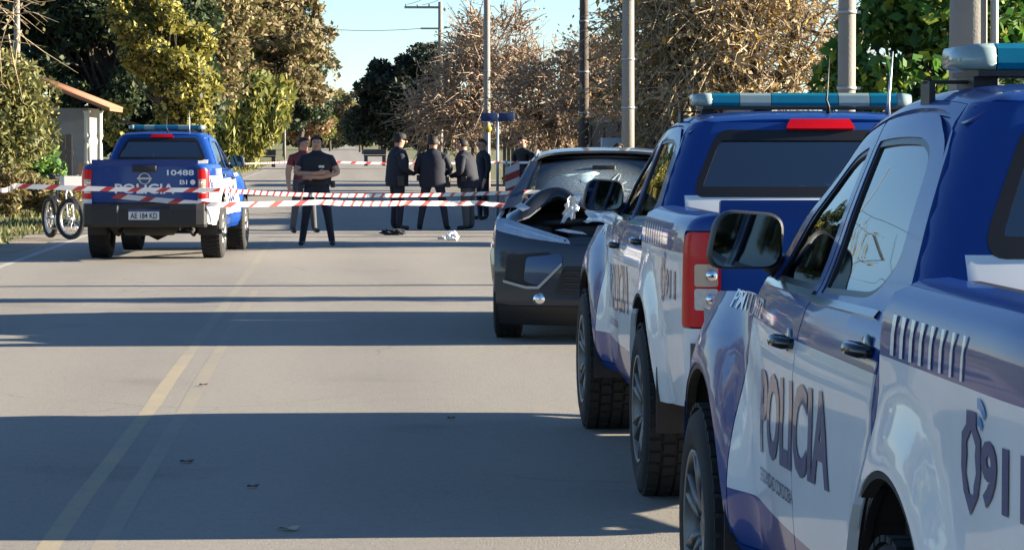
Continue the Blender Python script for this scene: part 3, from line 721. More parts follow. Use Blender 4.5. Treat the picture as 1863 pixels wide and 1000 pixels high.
# ------------------------------------------------------------------ trees
M_bark = mat('grey_bark', (.11,.09,.07), .95, noise=.9, nscale=6, col2=(.05,.042,.035), bump=.6, bscale=25)
M_twig = mat('pale_twig', (.40,.31,.20), .9, noise=.9, nscale=9, col2=(.22,.16,.10))
M_twigd = mat('brown_twig', (.36,.27,.20), .9, noise=.9, nscale=9, col2=(.19,.135,.10))
def leafm(n, c, t=.35): return mat(n, c, .65, transl=t)
DARK = [leafm('leaf_dark_1',(0.031,0.054,0.024)), leafm('leaf_dark_2',(0.048,0.076,0.027)), leafm('leaf_dark_3',(0.020,0.037,0.024)), leafm('leaf_dark_4',(0.076,0.085,0.031))]
YEL = [leafm('leaf_yellow_1',(0.340,0.300,0.060)), leafm('leaf_yellow_2',(0.250,0.230,0.045)), leafm('leaf_yellow_3',(0.150,0.150,0.030)), leafm('leaf_yellow_4',(0.440,0.380,0.100))]
BROWN = [leafm('leaf_brown_1',(0.232,0.167,0.080)), leafm('leaf_brown_2',(0.174,0.145,0.072)), leafm('leaf_brown_3',(0.123,0.116,0.051)), leafm('leaf_brown_4',(0.290,0.217,0.116))]
OLIVE = [leafm('leaf_olive_1',(0.192,0.184,0.056)), leafm('leaf_olive_2',(0.136,0.144,0.048)), leafm('leaf_olive_3',(0.272,0.240,0.080)), leafm('leaf_olive_4',(0.088,0.104,0.040))]
LIME = [leafm('leaf_lime_1',(0.216,0.216,0.041)), leafm('leaf_lime_2',(0.135,0.162,0.041)), leafm('leaf_lime_3',(0.284,0.257,0.068)), leafm('leaf_lime_4',(0.095,0.115,0.034))]
RUST = [leafm('leaf_rust_1',(0.320,0.200,0.100)), leafm('leaf_rust_2',(0.220,0.135,0.075)), leafm('leaf_rust_3',(0.380,0.260,0.140)), leafm('leaf_rust_4',(0.150,0.100,0.060))]
GOLD = [leafm('leaf_gold_1',(0.440,0.280,0.060)), leafm('leaf_gold_2',(0.360,0.270,0.140)), leafm('leaf_gold_3',(0.460,0.370,0.220)), leafm('leaf_gold_4',(0.220,0.155,0.085))]
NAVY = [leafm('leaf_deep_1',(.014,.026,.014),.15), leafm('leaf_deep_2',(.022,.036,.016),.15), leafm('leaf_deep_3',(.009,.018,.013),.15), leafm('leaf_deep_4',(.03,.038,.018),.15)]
GREEN = [leafm('leaf_green_1',(0.050,0.140,0.022)), leafm('leaf_green_2',(0.085,0.190,0.030)), leafm('leaf_green_3',(0.030,0.085,0.018)), leafm('leaf_green_4',(0.220,0.280,0.035))]

def leaves(P, size, elong, mats, weights, droop=0.):
    n = len(P); a = rng.normal(0,1,(n,3)); a[:,2] -= droop*1.5; a /= np.linalg.norm(a,axis=1)[:,None]
    b = rng.normal(0,1,(n,3)); b -= (a*b).sum(1)[:,None]*a; b /= np.linalg.norm(b,axis=1)[:,None]
    s = size*np.clip(rng.lognormal(0,.35,n),.4,2.0)[:,None]; L = a*s*elong*.5; W = b*s*.5
    V = np.stack([P-L, P+W*.9-L*.1, P+L, P-W*.9-L*.1],1)          # diamond shaped leaf
    return V, rng.choice(len(mats), n, p=weights)

def tubes(segs, n):
    """segs: list of (p0,p1,r0,r1); fast quads, closed round"""
    p0 = np.array([s[0] for s in segs]); p1 = np.array([s[1] for s in segs]); r0 = np.array([s[2] for s in segs])[:,None]; r1 = np.array([s[3] for s in segs])[:,None]
    d = p1-p0; d /= np.maximum(1e-9,np.linalg.norm(d,axis=1))[:,None]; up = np.where(np.abs(d[:,2:3])<.9, [[0,0,1.]], [[1.,0,0]])
    a = np.cross(d,up); a /= np.linalg.norm(a,axis=1)[:,None]; b = np.cross(a,d); out = []
    for j in range(n):
        t0, t1 = 2*np.pi*j/n, 2*np.pi*(j+1)/n
        q0 = a*np.cos(t0)+b*np.sin(t0); q1 = a*np.cos(t1)+b*np.sin(t1)
        out.append(np.stack([p0+q0*r0, p0+q1*r0, p1+q1*r1, p1+q0*r1],1))
    return np.concatenate(out)

def bez(a, c, b, n): return [a*(1-t)**2 + c*2*t*(1-t) + b*t*t for t in np.linspace(0,1,n+1)]
def tree(name, label, cat, base, lumps, ncl, nleaf, size, rc, pal, weights=(.3,.3,.25,.15), elong=1.5, droop=0., trunk=None, tr=.18, bark=None, twigs=0, twl=.8, group=None, twm=None, shell=.55, stem_h=None, twr=.012, hang=0.):
    """lumps: (dx,dy,z, rx,ry,rz) ellipsoids of the crown relative to base; every leaf clump hangs on its own limb"""
    T = empty(name, base); bark = bark or M_bark; segs = []; tw = []
    vol = np.array([l[3]*l[4]*l[5] for l in lumps]); pick = rng.choice(len(lumps), ncl, p=vol/vol.sum())
    top = np.array([0,0, stem_h or min(l[2]-l[5]*.5 for l in lumps)])
    cl = []
    for i in pick:
        l = lumps[i]; d = rng.normal(0,1,3); d /= np.linalg.norm(d); r = rng.uniform(shell,1)**.6
        c = np.array(l[:3]) + d*np.array(l[3:])*r; c[2] = max(c[2], .15); cl.append(c)
    cl = np.array(cl)
    k = 6; tp = [np.array([.12*tr*j*math.sin(j*2.1), .12*tr*j*math.cos(j*1.7), top[2]*j/k]) for j in range(k+1)]
    for j in range(k): segs.append((tp[j], tp[j+1], tr*(1.25 if j == 0 else 1-.05*j), tr*(1-.05*(j+1))))
    mains = []
    for i, l in enumerate(lumps):
        e = np.array(l[:3]); pts = bez(tp[-1], (tp[-1]+e)/2+np.array([0,0,.1*l[5]])+rng.normal(0,.1,3), e, 4)
        for j in range(4): segs.append((pts[j],pts[j+1],tr*.62*(1-.13*j),tr*.62*(1-.13*(j+1))))
        mains.append(pts)
    for i, c in zip(pick, cl):
        pts = mains[i]; s = pts[rng.integers(1,5)]; q = bez(s, (s+c)/2 + rng.normal(0,.12,3)*np.linalg.norm(c-s) - np.array([0,0,.05]), c, 4)
        r = tr*.22
        for j in range(4): segs.append((q[j],q[j+1],max(.012,r*(1-.2*j)),max(.010,r*(1-.2*(j+1)))))
    Ls = []
    if twigs:
        ctr = np.mean([l[:3] for l in lumps],axis=0)
        for c in cl:
            out = c-ctr; out /= max(.3,np.linalg.norm(out))
            for _ in range(twigs):
                d = out*.5 + rng.normal(0,.75,3) + np.array([0,0,.35-hang]); d /= np.linalg.norm(d); L = twl*rng.uniform(.5,1.2); p = c + rng.normal(0,rc*.35,3)
                a, b = p + d*L*.5 + rng.normal(0,.05,3)*L, p + d*L + np.array([0,0,-.12*L*(1+3*hang)]) + rng.normal(0,.08,3)*L
                tw += [(p,a,twr,twr*.7),(a,b,twr*.7,twr*.25)]; Ls += [a, b, (a+b)/2, (p+a)/2]
    V = tubes(segs, 6); o = quads('trunk', V, [bark], np.zeros(len(V)), T)
    if tw:
        V = tubes(tw, 3); quads('twigs', V, [twm or M_twig], np.zeros(len(V)), T)['kind'] = 'stuff'
    if nleaf:
        if twigs and len(Ls):
            P = np.array(Ls)[rng.integers(0,len(Ls),nleaf)] + rng.normal(0,rc*.16,(nleaf,3))
        else:
            g_ = rng.normal(0,1,(nleaf,3)); g_ /= np.linalg.norm(g_,axis=1)[:,None]; g_ *= (rng.uniform(.15,1,nleaf)**.5)[:,None]
            P = cl[rng.integers(0,ncl,nleaf)] + g_*rc*np.array([1,1,.75+droop*.8])
        V, mi = leaves(P, size, elong, pal, weights, droop); V[:,:,2] = np.maximum(V[:,:,2], .02)
        quads('crown', V, pal, mi, T)['kind'] = 'stuff'
    tag(T, label, cat, group); return T
LG, RG = 'trees along the left verge', 'trees along the right verge'
# left side
tree('feathery_tree', 'small olive feathery tree at the far left beside the tiled porch', 'tree', (-7.6,58,0), [(0,0,2.3,1.5,1.2,1.0),(.7,-.3,1.9,.8,.8,.7),(-1.2,.2,2.0,1.2,1.0,.9)], 112, 20700, 0.062, .42, OLIVE, elong=2.6, droop=.5, tr=.09, group=LG)
tree('bare_tree', 'leafless pale twigged tree at the top left corner', 'tree', (-6.9,50,0), [(0,0,3.6,1.1,1.0,1.1),(.4,0,4.4,.7,.7,.8)], 26, 250, .07, .5, OLIVE, tr=.07, twigs=9, twl=1.0, group=LG, bark=M_twig, stem_h=1.9)
tree('dry_shrub', 'low dry brown shrub under the feathery tree behind the tape', 'shrub', (-7.3,61,0), [(0,0,.55,.9,.6,.5),(.95,.2,.45,.6,.5,.4),(-1.0,0,.6,.7,.6,.5)], 62, 10350, 0.043, .30, OLIVE[2:]+BROWN[:2], (.25,.15,.3,.3), elong=3, droop=-.3, tr=.03, group='shrubs on the left verge')
tree('leafy_bush', 'green leafy bush by the porch wall left of the parked bicycle', 'shrub', (-6.95,64,0), [(0,0,.9,.45,.5,.65)], 27, 3679, 0.074, .3, GREEN, elong=1.6, tr=.03, group='shrubs on the left verge')
tree('evergreen_tree', 'large dark evergreen tree behind the tiled porch', 'tree', (-6.9,86,0), [(0,0,4.0,2.6,2.4,2.6),(-.8,0,6.6,2.3,2.2,2.0),(1.6,.4,2.9,1.6,1.6,1.7),(-2.4,0,4.9,1.9,1.9,2.2),(1.2,.8,5.6,1.6,1.6,1.6)], 237, 59799, 0.124, .62, DARK, tr=.28, group=LG)
tree('yellow_tree', 'bright yellow flowering tree above the left police pickup', 'tree', (-4.9,80,0), [(-.15,0,4.4,1.15,1.2,1.1),(.35,0,3.1,.85,1.0,1.0),(-1.0,0,5.6,1.1,1.1,.9),(.55,0,2.0,.42,.7,.8),(-1.5,-.4,2.2,.6,.5,.5)], 118, 24149, 0.093, .42, YEL+DARK[:1], (.26,.24,.18,.12,.20), tr=.13, group=LG)
tree('brown_tree', 'tall brown leaved tree leaning over the far left side of the road', 'tree', (-7.2,158,0), [(0,0,6.5,3.4,3.2,3.6),(3.0,0,7.6,3.0,3.0,2.9),(1.0,0,10.2,3.6,3.2,2.6),(4.2,0,5.6,1.9,2.2,1.9),(-3.5,0,8.0,3.2,3.0,3.6)], 287, 69000, 0.186, .95, BROWN+OLIVE[1:2], (.28,.24,.2,.16,.12), tr=.4, twigs=3, twl=1.6, twr=.03, group=LG, twm=M_twigd)
tree('brown_tree', 'second brown leaved tree standing behind the yellow flowering tree', 'tree', (-7.6,128,0), [(0,0,5.6,3.0,3.0,3.2),(1.8,0,7.4,2.2,2.4,2.2)], 150, 34500, 0.167, .85, BROWN+OLIVE[1:3], (.22,.22,.2,.12,.12,.12), tr=.3, group=LG)
tree('willow_tree', 'drooping lime green tree on the left verge beyond the pickup', 'tree', (-6.3,150,0), [(0,0,2.7,2.0,2.0,1.9),(1.5,0,3.2,1.4,1.5,1.3),(-1.6,0,2.3,1.6,1.6,1.7),(2.3,.3,3.9,1.0,1.0,.7)], 162, 29899, 0.161, .75, LIME, elong=3.2, droop=.9, tr=.2, group=LG)
tree('conifer_tree', 'tall thin dark conifer rising above the left trees', 'tree', (-3.9,258,0), [(0,0,14.2,1.0,1.0,1.6),(-.2,0,11.6,1.5,1.5,1.8),(.1,0,8.5,2.0,2.0,2.2),(0,0,5.0,2.4,2.4,2.4),(-.9,0,15.2,.7,.5,.35)], 137, 23000, 0.211, .85, DARK, tr=.3, group=LG)
for i, (x, d, z, rr, pal, lab) in enumerate((
    (-6.3,300,4.8,3.8,RUST,'rust brown tree at the far end of the road, left of the white pole'), (-5.4,380,5.2,3.4,LIME,'pale green tree at the far end of the road behind the crossed arms officer'),
    (-2.2,470,6.6,4.6,OLIVE,'olive tree closing the far end of the road'), (2.6,430,5.6,3.8,BROWN,'brown tree at the far end of the road beside the dark tree'),
    (2.6,360,3.6,2.2,DARK,'small dark round tree at the far end of the road'), (6.5,500,5.0,5.0,OLIVE,'distant olive tree behind the dark tree'))):
    tree('far_tree', lab, 'tree', (x,d,0), [(0,0,z,rr,rr,z*.62),(rr*.6,0,z*.8,rr*.6,rr*.6,z*.4),(-rr*.6,0,z*.9,rr*.6,rr*.6,z*.45)], 75, 11959, 0.260, .95, pal, tr=.25, group='trees at the end of the road')
# the wood that closes the view far down the road
n_ = 26000; fx = rng.uniform(-70,70,n_); fy = rng.uniform(560,590,n_); top_ = 5.2 + 1.6*np.sin(fx*.35) + 1.1*np.sin(fx*.9+1); fz = rng.uniform(.1,1,n_)**.8*top_
Vw, mw = leaves(np.stack([fx,fy,fz],1), .7, 1.4, OLIVE+BROWN[:2], (.2,.2,.15,.2,.15,.1)); tag(quads('far_wood', Vw, OLIVE+BROWN[:2], mw), 'far olive and brown wood closing the end of the road', 'wood', kind='stuff')
# right side
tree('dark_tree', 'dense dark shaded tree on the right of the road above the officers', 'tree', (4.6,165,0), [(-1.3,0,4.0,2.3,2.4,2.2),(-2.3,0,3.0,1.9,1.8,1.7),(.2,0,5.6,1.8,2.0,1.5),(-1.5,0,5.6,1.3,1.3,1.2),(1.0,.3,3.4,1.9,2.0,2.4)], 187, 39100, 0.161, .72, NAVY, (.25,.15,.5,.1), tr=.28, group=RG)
tree('autumn_tree', 'bare rust coloured tree behind the street name sign', 'tree', (5.3,114,0), [(0,0,3.4,2.1,2.0,1.7),(.5,0,5.2,1.9,1.8,1.6),(-1.3,0,2.6,1.2,1.4,1.2),(1.8,0,3.0,1.2,1.4,1.3)], 137, 4603, 0.093, .6, RUST, tr=.16, twigs=13, twl=1.3, twr=0.027, group=RG, twm=M_twigd)
tree('autumn_tree', 'bare rust coloured tree between the street name sign and the dark pole', 'tree', (7.1,91,0), [(0,0,3.0,1.6,1.6,1.4),(-.9,0,2.5,1.1,1.2,1.1),(1.2,0,3.4,1.3,1.3,1.4)], 118, 5489, 0.081, .5, RUST, tr=.13, twigs=12, twl=1.0, twr=0.020, group=RG, twm=M_twigd)
tree('autumn_tree', 'russet tree between the dark pole and the concrete pole', 'tree', (8.6,84,0), [(-.5,0,3.2,1.6,1.6,1.6),(.6,0,4.6,1.4,1.5,1.3)], 106, 5754, 0.087, .5, RUST, tr=.13, twigs=9, twl=1.0, twr=0.019, group=RG, twm=M_twigd)
tree('golden_tree', 'broad autumn tree of golden leaves and pale twigs above the middle pickup', 'tree', (7.9,55,0), [(0,0,3.4,1.5,1.5,1.4),(-1.3,.4,2.9,1.2,1.3,1.2),(1.1,0,3.9,1.2,1.3,1.3),(-.5,0,4.6,1.4,1.3,1.0),(-1.6,.5,4.0,.9,1.0,.9)], 187, 10350, 0.062, .5, GOLD, (.26,.26,.28,.2), elong=2.0, droop=.4, tr=.16, twigs=15, twl=.95, twr=.016, group=RG, stem_h=1.3, hang=.25)
tree('golden_tree', 'tangled brown undergrowth below the golden leaves beside the concrete pole', 'shrub', (7.5,57,0), [(0,0,1.9,1.5,.9,.8),(-1.1,0,1.6,.7,.7,.6)], 87, 3449, 0.056, .4, RUST+GOLD[1:3], (.2,.25,.1,.25,.1,.1), tr=.08, twigs=8, twl=.8, twr=.012, group='shrubs on the right verge', twm=M_twigd)
tree('fig_tree', 'glossy green broad leaved tree behind the large concrete pole', 'tree', (8.9,43,0), [(-.3,0,2.7,1.2,1.2,.9),(.4,0,3.7,1.2,1.2,.9),(1.5,.3,3.2,1.2,1.2,1.2)], 150, 13799, 0.105, .42, GREEN+YEL[:1], (.3,.24,.26,.15,.05), elong=1.5, tr=.12, group=RG)
tree('sunlit_bush', 'sunlit yellow green bush behind the gate pier', 'shrub', (8.6,112,0), [(0,0,1.5,1.0,1.0,.9)], 37, 5979, 0.093, .45, LIME, tr=.05, group='shrubs on the right verge')
tree('street_tree', 'slim young street tree beside the nearest pickup', 'tree', (8.9,28.2,0), [(0,0,2.6,.40,.35,.9)], 32, 3449, 0.068, .28, GREEN, tr=.05, group=RG)
# trees left of the frame: seen in the trucks' paint and glass
for i, (x, d, h, pal) in enumerate(((-11,14,4.2,OLIVE),(-12,24,4.6,YEL),(-12.5,33,5.0,BROWN))):
    tree('offscreen_tree', ('olive roadside tree', 'yellow roadside tree', 'brown roadside tree')[i] + ' to the left of the picture, mirrored in the pickups', 'tree', (x,d,0), [(0,0,h*.62,1.9,2.0,h*.36),(1.0,.6,h*.5,1.2,1.4,h*.26)], 75, 11500, 0.124, .6, pal, tr=.15, group=LG)

# trees added out of view behind the camera to darken mirrors and rear windows
for i, (x, d, h) in enumerate(((-9,-34,6.5),(-4.5,-46,7),(1.0,-60,7.5),(6.5,-44,7),(10.5,-30,6.5))):
    tree('offscreen_tree', ('wide dark tree far left', 'dark tree left', 'tallest dark tree', 'dark tree right', 'dark tree far right')[i] + ' added behind the viewer to darken the rear window reflections', 'tree', (x,d,0), [(0,0,h*.55,2.8,2.2,h*.45),(1.6,0,h*.4,1.8,1.6,h*.32),(-1.6,0,h*.38,1.8,1.6,h*.32)], 87, 11500, 0.211, .9, DARK, tr=.25, group='trees added behind the viewer')
# ------------------------------------------------------------------ poles and wires
M_conc = mat('pole_concrete', (.27,.25,.225), .9, noise=.9, nscale=3, col2=(.18,.17,.155), bump=.25, bscale=40)
M_wood = mat('tarred_wood_pole', (.055,.042,.035), .85, noise=.9, nscale=4, col2=(.10,.08,.065), bump=.4, bscale=30)
M_wire = mat('cable_black', (.01,.01,.01), .6)
M_galv = mat('galvanised_steel', (.33,.34,.35), .5, .6)
def pole(label, x, y, h, r0, r1, m, arm=None, name='utility_pole'):
    T = empty(name, (x,y,0)); b = MB(); b.tube([(0,0,-.05),(0,0,h*.3),(0,0,h*.7),(0,0,h)], [r0,lerp(r0,r1,.3),lerp(r0,r1,.7),r1], 14); b.build('shaft', m, T)
    if arm:
        a = MB(); a.box(arm[0],arm[1],-.06,.06,h-.35,h-.23); a.build('crossarm', m, T); a = MB(); a.box(arm[0]*.55,arm[1]*.4,-.05,.05,h-1.45,h-1.36); a.build('crossarm', m, T)
        for k in range(4):
            i_ = MB(); xx = lerp(arm[0]+.08,arm[1]-.08,k/3); i_.lathe([(.001,.0),(.05,.0),(.03,.05),(.05,.06),(.03,.12),(.001,.14)], (xx,0,h-.23), (0,0,1), 10); i_.build('insulator', M_galv, T)
    if r0 > .09:
        for zz in (2.2,3.05,4.1):
            rr = lerp(r0,r1,zz/h)+.006; q = MB(); q.lathe([(rr,-.02),(rr+.006,-.02),(rr+.006,.02),(rr,.02)], (0,0,zz), (0,0,1), 16); q.box(rr*.6,rr+.05,-.015,.015,zz-.015,zz+.015); q.build('steel_band', M_galv, T)
    return tag(T, label, 'pole', 'utility poles')
PR = [(4.95,22.0),(5.62,31.0),(5.0,48.8),(5.02,57.8),(5.05,95),(5.2,150)]
pole('thick concrete pole beside the nearest pickup light bar', 4.98, 22.0, 9, .165, .11, M_conc)
c_ = MB(); c_.tube([(5.185,21.9,-.03),(5.165,21.9,3.0),(5.14,21.9,6.0)], .032, 8); tag(c_.build('conduit_pipe', M_galv), 'pale conduit pipe running up the thick concrete pole', 'pipe')
pole('slim concrete pole in front of the green broad leaved tree', 5.64, 31.0, 8, .105, .085, M_conc)
pole('grey concrete pole between the golden tree and the russet tree', 5.0, 48.8, 9, .12, .085, M_conc)
pole('dark tarred wooden pole behind the wrecked car', 5.0, 57.8, 9, .115, .07, M_wood)
pole('slender pale pole among the bare trees behind the street sign', 5.05, 98, 9, .13, .10, M_conc)
pole('distant concrete pole with a crossarm against the sky', 5.15, 148, 9.0, .15, .11, M_conc, (-1.9,.1))
pole('white post at the far left edge behind the tape', -8.02, 65, 5.2, .045, .045, M_lwhite, name='white_post')
pole('pale concrete pole behind the bare twigs at the top left', -7.75, 67, 9, .08, .065, M_conc)
pole('thin pale lamp post on the far left verge', -5.2, 248, 4.1, .10, .08, M_conc, name='lamp_post')
def wire(label, pts, sag, r=.012):
    b = MB()
    for a, c in zip(pts[:-1], pts[1:]):
        a, c = Vector(a), Vector(c); q = [a.lerp(c, t/16) - Vector((0,0,sag*4*(t/16)*(1-t/16))) for t in range(17)]; b.tube(q, r, 4, cap=False)
    tag(b.build('overhead_wire', M_wire), label, 'wire', 'overhead wires')
wire('overhead wire strung between the roadside poles on the right', [(4.98,-20,7.4),(4.98,22,7.4),(5.64,31,7.4),(5,48.8,7.6),(5,57.8,7.6),(5.05,98,8.0),(4.2,148,8.85)], .35)
wire('upper overhead wire strung between the roadside poles on the right', [(4.98,-20,8.7),(4.98,22,8.7),(5,48.8,8.7),(5.05,98,8.8),(3.4,148,8.87)], .5)
wire('overhead wire along the left verge', [(-9,-15,6.0),(-9,25,6.0),(-7.75,67,7.2),(-7.5,120,7.4),(-7.5,300,7.4)], .6)
wire('lower overhead wire along the left verge', [(-9,-15,5.2),(-9,25,5.2),(-7.75,67,6.6),(-7.5,120,6.6),(-7.5,300,6.6)], .6)
wire('thin wire crossing the sky above the road', [(-7.4,158,9.0),(4.2,148,7.6)], .5, .015)
pole('concrete pole on the left verge beside the pickups', -9, 25, 7, .12, .09, M_conc)

# ------------------------------------------------------------------ walls, porch, signs
M_brick = mat('brown_render_wall', (.12,.075,.05), .95, noise=.9, nscale=2.5, col2=(.07,.048,.036), bump=.5, bscale=18)
M_tile = mat('clay_roof_tile', (.34,.15,.085), .9, noise=.9, nscale=7, col2=(.22,.10,.06))
M_plaster = mat('cream_plaster', (.62,.56,.42), .9, noise=.7, nscale=4, col2=(.52,.46,.34))
M_greypl = mat('grey_plaster', (.26,.245,.235), .9, noise=.7, nscale=3, col2=(.20,.19,.18))
M_brk2 = mat('orange_brick', (.36,.18,.10), .9, noise=.9, nscale=10, col2=(.28,.15,.09), bump=.3)
wl = MB(); wl.box(7.45,7.65,50,88,-.03,2.15); wo = wl.build('garden_wall', M_brick)
for k in range(10):
    b = MB(); b.box(7.40,7.72,50+k*4.15,50.35+k*4.15,-.02,2.30); b.build('pier', M_brick, wo)
b = MB(); b.box(7.41,7.69,50,88,2.15,2.21); b.build('coping', M_greypl, wo)
tag(wo, 'long brown garden wall behind the concrete and wooden poles', 'wall')
b = MB(); b.box(6.75,6.95,94.6,95.0,-.03,2.15,0,.02); b.box(6.70,7.0,94.55,95.05,2.15,2.22); tag(b.build('gate_pier', M_plaster), 'cream gate pier catching the sun left of the bush', 'pier')
gp = empty('gate', (5.85,94.8,0)); b = MB()
for k in range(9): p = MB(); p.box(-.42+k*.14,-.31+k*.14,-.02,.02,.08,1.95); p.build('board', M_wood, gp)
b.box(-.46,.84,.021,.05,.3,.4); b.box(-.46,.84,.021,.05,1.6,1.7); b.build('rail', M_wood, gp); tag(gp, 'dark boarded gate left of the cream gate pier', 'gate')
h = empty('low_house', (10.5,100,0)); b = MB(); b.box(-3.2,3.2,0,6,-.03,2.4); b.build('wall', M_brick, h)
b = MB(); b.prism([(-3.7,2.4),(3.7,2.4),(3.7,2.52),(0,3.6),(-3.7,2.52)], -.5, 6.5, 'y'); b.build('roof', M_tile, h)
for xx in (-1.6,1.0):
    b = MB(); b.box(xx,xx+.9,-.03,-.004,.9,1.9); wn = b.build('window', M_greypl, h); b = MB(); b.box(xx+.07,xx+.83,-.05,-.032,.97,1.83); b.build('pane', M_gloss, wn)
tag(h, 'low brown house with a clay roof behind the garden wall', 'house')
# porch on the left
p = empty('tiled_porch', (-7.1,75,0)); b = MB()
b.box(-2.4,.28,.3,3.6,-.03,2.5); b.build('wall', M_greypl, p)
for k in range(13):
    b = MB(); y0 = -.6+k*.33
    b.prism([(-1.4,3.33),(.92,2.42),(.92,2.50),(-1.4,3.42)], y0, y0+.31, 'y'); b.tube([(-1.4,y0+.16,3.40),(.92,y0+.16,2.485)], .09, 6); b.build('roof_tile_row', M_tile, p)
for xx in (.28,.62):
    b = MB(); b.lathe([(.10,1.02),(.075,1.1),(.07,1.5),(.045,1.62),(.09,1.75),(.075,1.85),(.075,2.35),(.11,2.42)], (xx,-.25,0), (0,0,1), 12); b.build('column', M_plaster, p)
b = MB(); b.box(.05,1.05,-.38,-.12,-.03,1.02); b.build('parapet', M_brk2, p)
tag(p, 'porch with a sloping clay tile roof and cream columns on the left', 'porch')
fr = empty('board_fence', (-8.6,66,0))
for k in range(14): b = MB(); b.box(k*.16,k*.16+.145,0,.025,-.03,1.75+.03*((k*7)%3)); b.build('board', M_wood, fr)
b = MB(); b.box(0,2.25,.026,.06,.4,.5); b.box(0,2.25,.026,.06,1.3,1.4); b.build('rail', M_wood, fr); tag(fr, 'dark board fence behind the shrubs at the far left', 'fence')
# street name sign
M_sign = mat('sign_blue', (.012,.035,.12), .45)
sg_ = empty('street_sign', (3.32,60,0)); b = MB(); b.tube([(0,0,-.02),(0,0,2.2)], .03, 8); b.build('post', M_galv, sg_)
for dx, rz in ((-.36,0),(.02,0)):
    b = MB(); b.box(dx,dx+.34,-.045,-.03,2.04,2.22,0,.006); b.build('name_plate', M_sign, sg_)
b = MB(); b.box(-.30,.30,-.028,.0,2.1,2.13); b.build('bracket', M_galv, sg_); tag(sg_, 'dark blue street name sign on a thin post above the officers', 'sign')
b = empty('yellow_disc', (3.14,60.5,0)); q = MB(); q.tube([(0,0,-.02),(0,0,2.0)], .025, 8); q.build('post', M_galv, b)  # unidentified yellow spot, built as a round disc on a post
q = MB(); q.lathe([(.001,.02),(.075,.02),(.08,.0),(.001,.0)], (0,-.03,1.88), (0,-1,0), 16); q.build('disc_plate', mat('disc_yellow',(.5,.3,.02),.5), b); b.children[1].rotation_euler = (0,0,0); tag(b, 'small round yellow disc below the blue street name sign', 'sign')
cb_ = empty('meter_cabinet', (5.35,55.5,0)); b = MB(); b.box(-.20,.20,-.14,.14,.9,1.68,0,.015); b.build('box', mat('cabinet_grey',(.30,.33,.37),.5), cb_)
b = MB(); b.box(-.17,.17,-.15,-.141,.95,1.62,0,.004); b.build('door', MATS['cabinet_grey'], cb_); b = MB(); b.box(-.14,.14,-.1,.1,-.02,.9); b.build('plinth', M_conc, cb_)
tag(cb_, 'grey metal meter cabinet behind the roof of the wrecked car', 'cabinet')
# striped barrier
M_tred = mat('tape_red', (.5,.06,.055), .5, transl=.3); M_twht = mat('tape_white', (.78,.76,.74), .5, transl=.3)
br = empty('striped_barrier', (3.55,58.5,0))
for k in range(6):
    b = MB(); z0 = .15+k*.15; b.add([(-.15,0,z0),(.15,0,z0+.12),(.15,0,z0+.27),(-.15,0,z0+.15),(-.15,.03,z0),(.15,.03,z0+.12),(.15,.03,z0+.27),(-.15,.03,z0+.15)], [(0,1,2,3),(7,6,5,4),(0,4,5,1),(1,5,6,2),(2,6,7,3),(3,7,4,0)])
    b.build('stripe', (M_tred, M_twht)[k%2], br)
for xx in (-.12,.12): b = MB(); b.box(xx-.02,xx+.02,.031,.06,-.01,1.2); b.build('leg', M_galv, br)
tag(br, 'red and white striped barrier panel left of the wrecked car windscreen', 'barrier')
# far benches
M_bench = mat('bench_dark', (.04,.04,.045), .8)
for x, y, rz, lab in ((-5.0,176,0,'dark bench on the far left verge under the lime tree'), (2.1,186,0,'dark bench at the far right edge of the road')):
    T = empty('bench', (x,y,0), rz); b = MB(); b.box(-.75,.75,-.22,.22,.62,.72); b.build('seat', M_bench, T); b = MB(); b.box(-.75,.75,.20,.26,.74,1.1); b.build('backrest', M_bench, T)
    for xx in (-.6,.6): b = MB(); b.box(xx-.12,xx+.12,-.2,.2,-.01,.62); b.build('leg', M_bench, T)
    tag(T, lab, 'bench', 'benches far down the road')
# tapes
def tape(label, pts, width, period=.40, sag=.1, tw=0., w1=None):
    P = [Vector(p) for p in pts]; q = []
    for a, c in zip(P[:-1], P[1:]):
        n = max(2, int((c-a).length/(period/6)))
        for i in range(n):
            t = i/n; q.append(a.lerp(c,t) - Vector((0,0,sag*4*t*(1-t)*min(1,(c-a).length/8))))
    q.append(P[-1]); b = MB(); vs_ = []; s = 0; S_ = [0]
    for i in range(1,len(q)): s += (q[i]-q[i-1]).length; S_.append(s)
    for i, p in enumerate(q):
        t = tw*math.sin(S_[i]*.9)+.15*math.sin(S_[i]*2.7); h_ = Vector((0, math.sin(t), math.cos(t)))*lerp(width, w1 or width, sstep(S_[i]/S_[-1]*1.6-.6))/2; k = .02*math.sin(S_[i]*3.1)
        d_ = (q[min(i+1,len(q)-1)]-q[max(i-1,0)]).normalized()
        vs_ += [p+h_+Vector((0,k,0))+d_*.05, p-h_+Vector((0,k,0))-d_*.05]
    for i in range(len(q)-1): b.add([vs_[2*i],vs_[2*i+1],vs_[2*i+3],vs_[2*i+2]], [(0,1,2,3)], 0 if int(S_[i]/period*3)%3 == 0 else 1, True)
    tag(b.build('barrier_tape', [M_tred, M_twht], fix=False), label, 'tape', 'police barrier tapes')
tape('main red and white tape stretched across the road to the wrecked car', [(-8.0,64.9,.52),(-4.25,36.4,1.03),(-1.6,36.0,.98),(1.55,23.35,1.18),(2.5,23.25,1.19)], .085, .36, .05, tw=.2, w1=.032)
tape('second tape running from the left pickup bumper towards the road edge', [(-3.05,37.42,.88),(-1.68,37.38,.76),(-.3,38.0,.78),(.9,41,.70),(2.05,42,.68),(3.3,42.6,.55)], .07, .36, .04, tw=.25)
tape('far red and white tape behind the officers', [(-5.3,100,.85),(-.8,66,1.15),(3.32,60.05,1.16),(4.9,57.75,1.20)], .05, .6, .05)
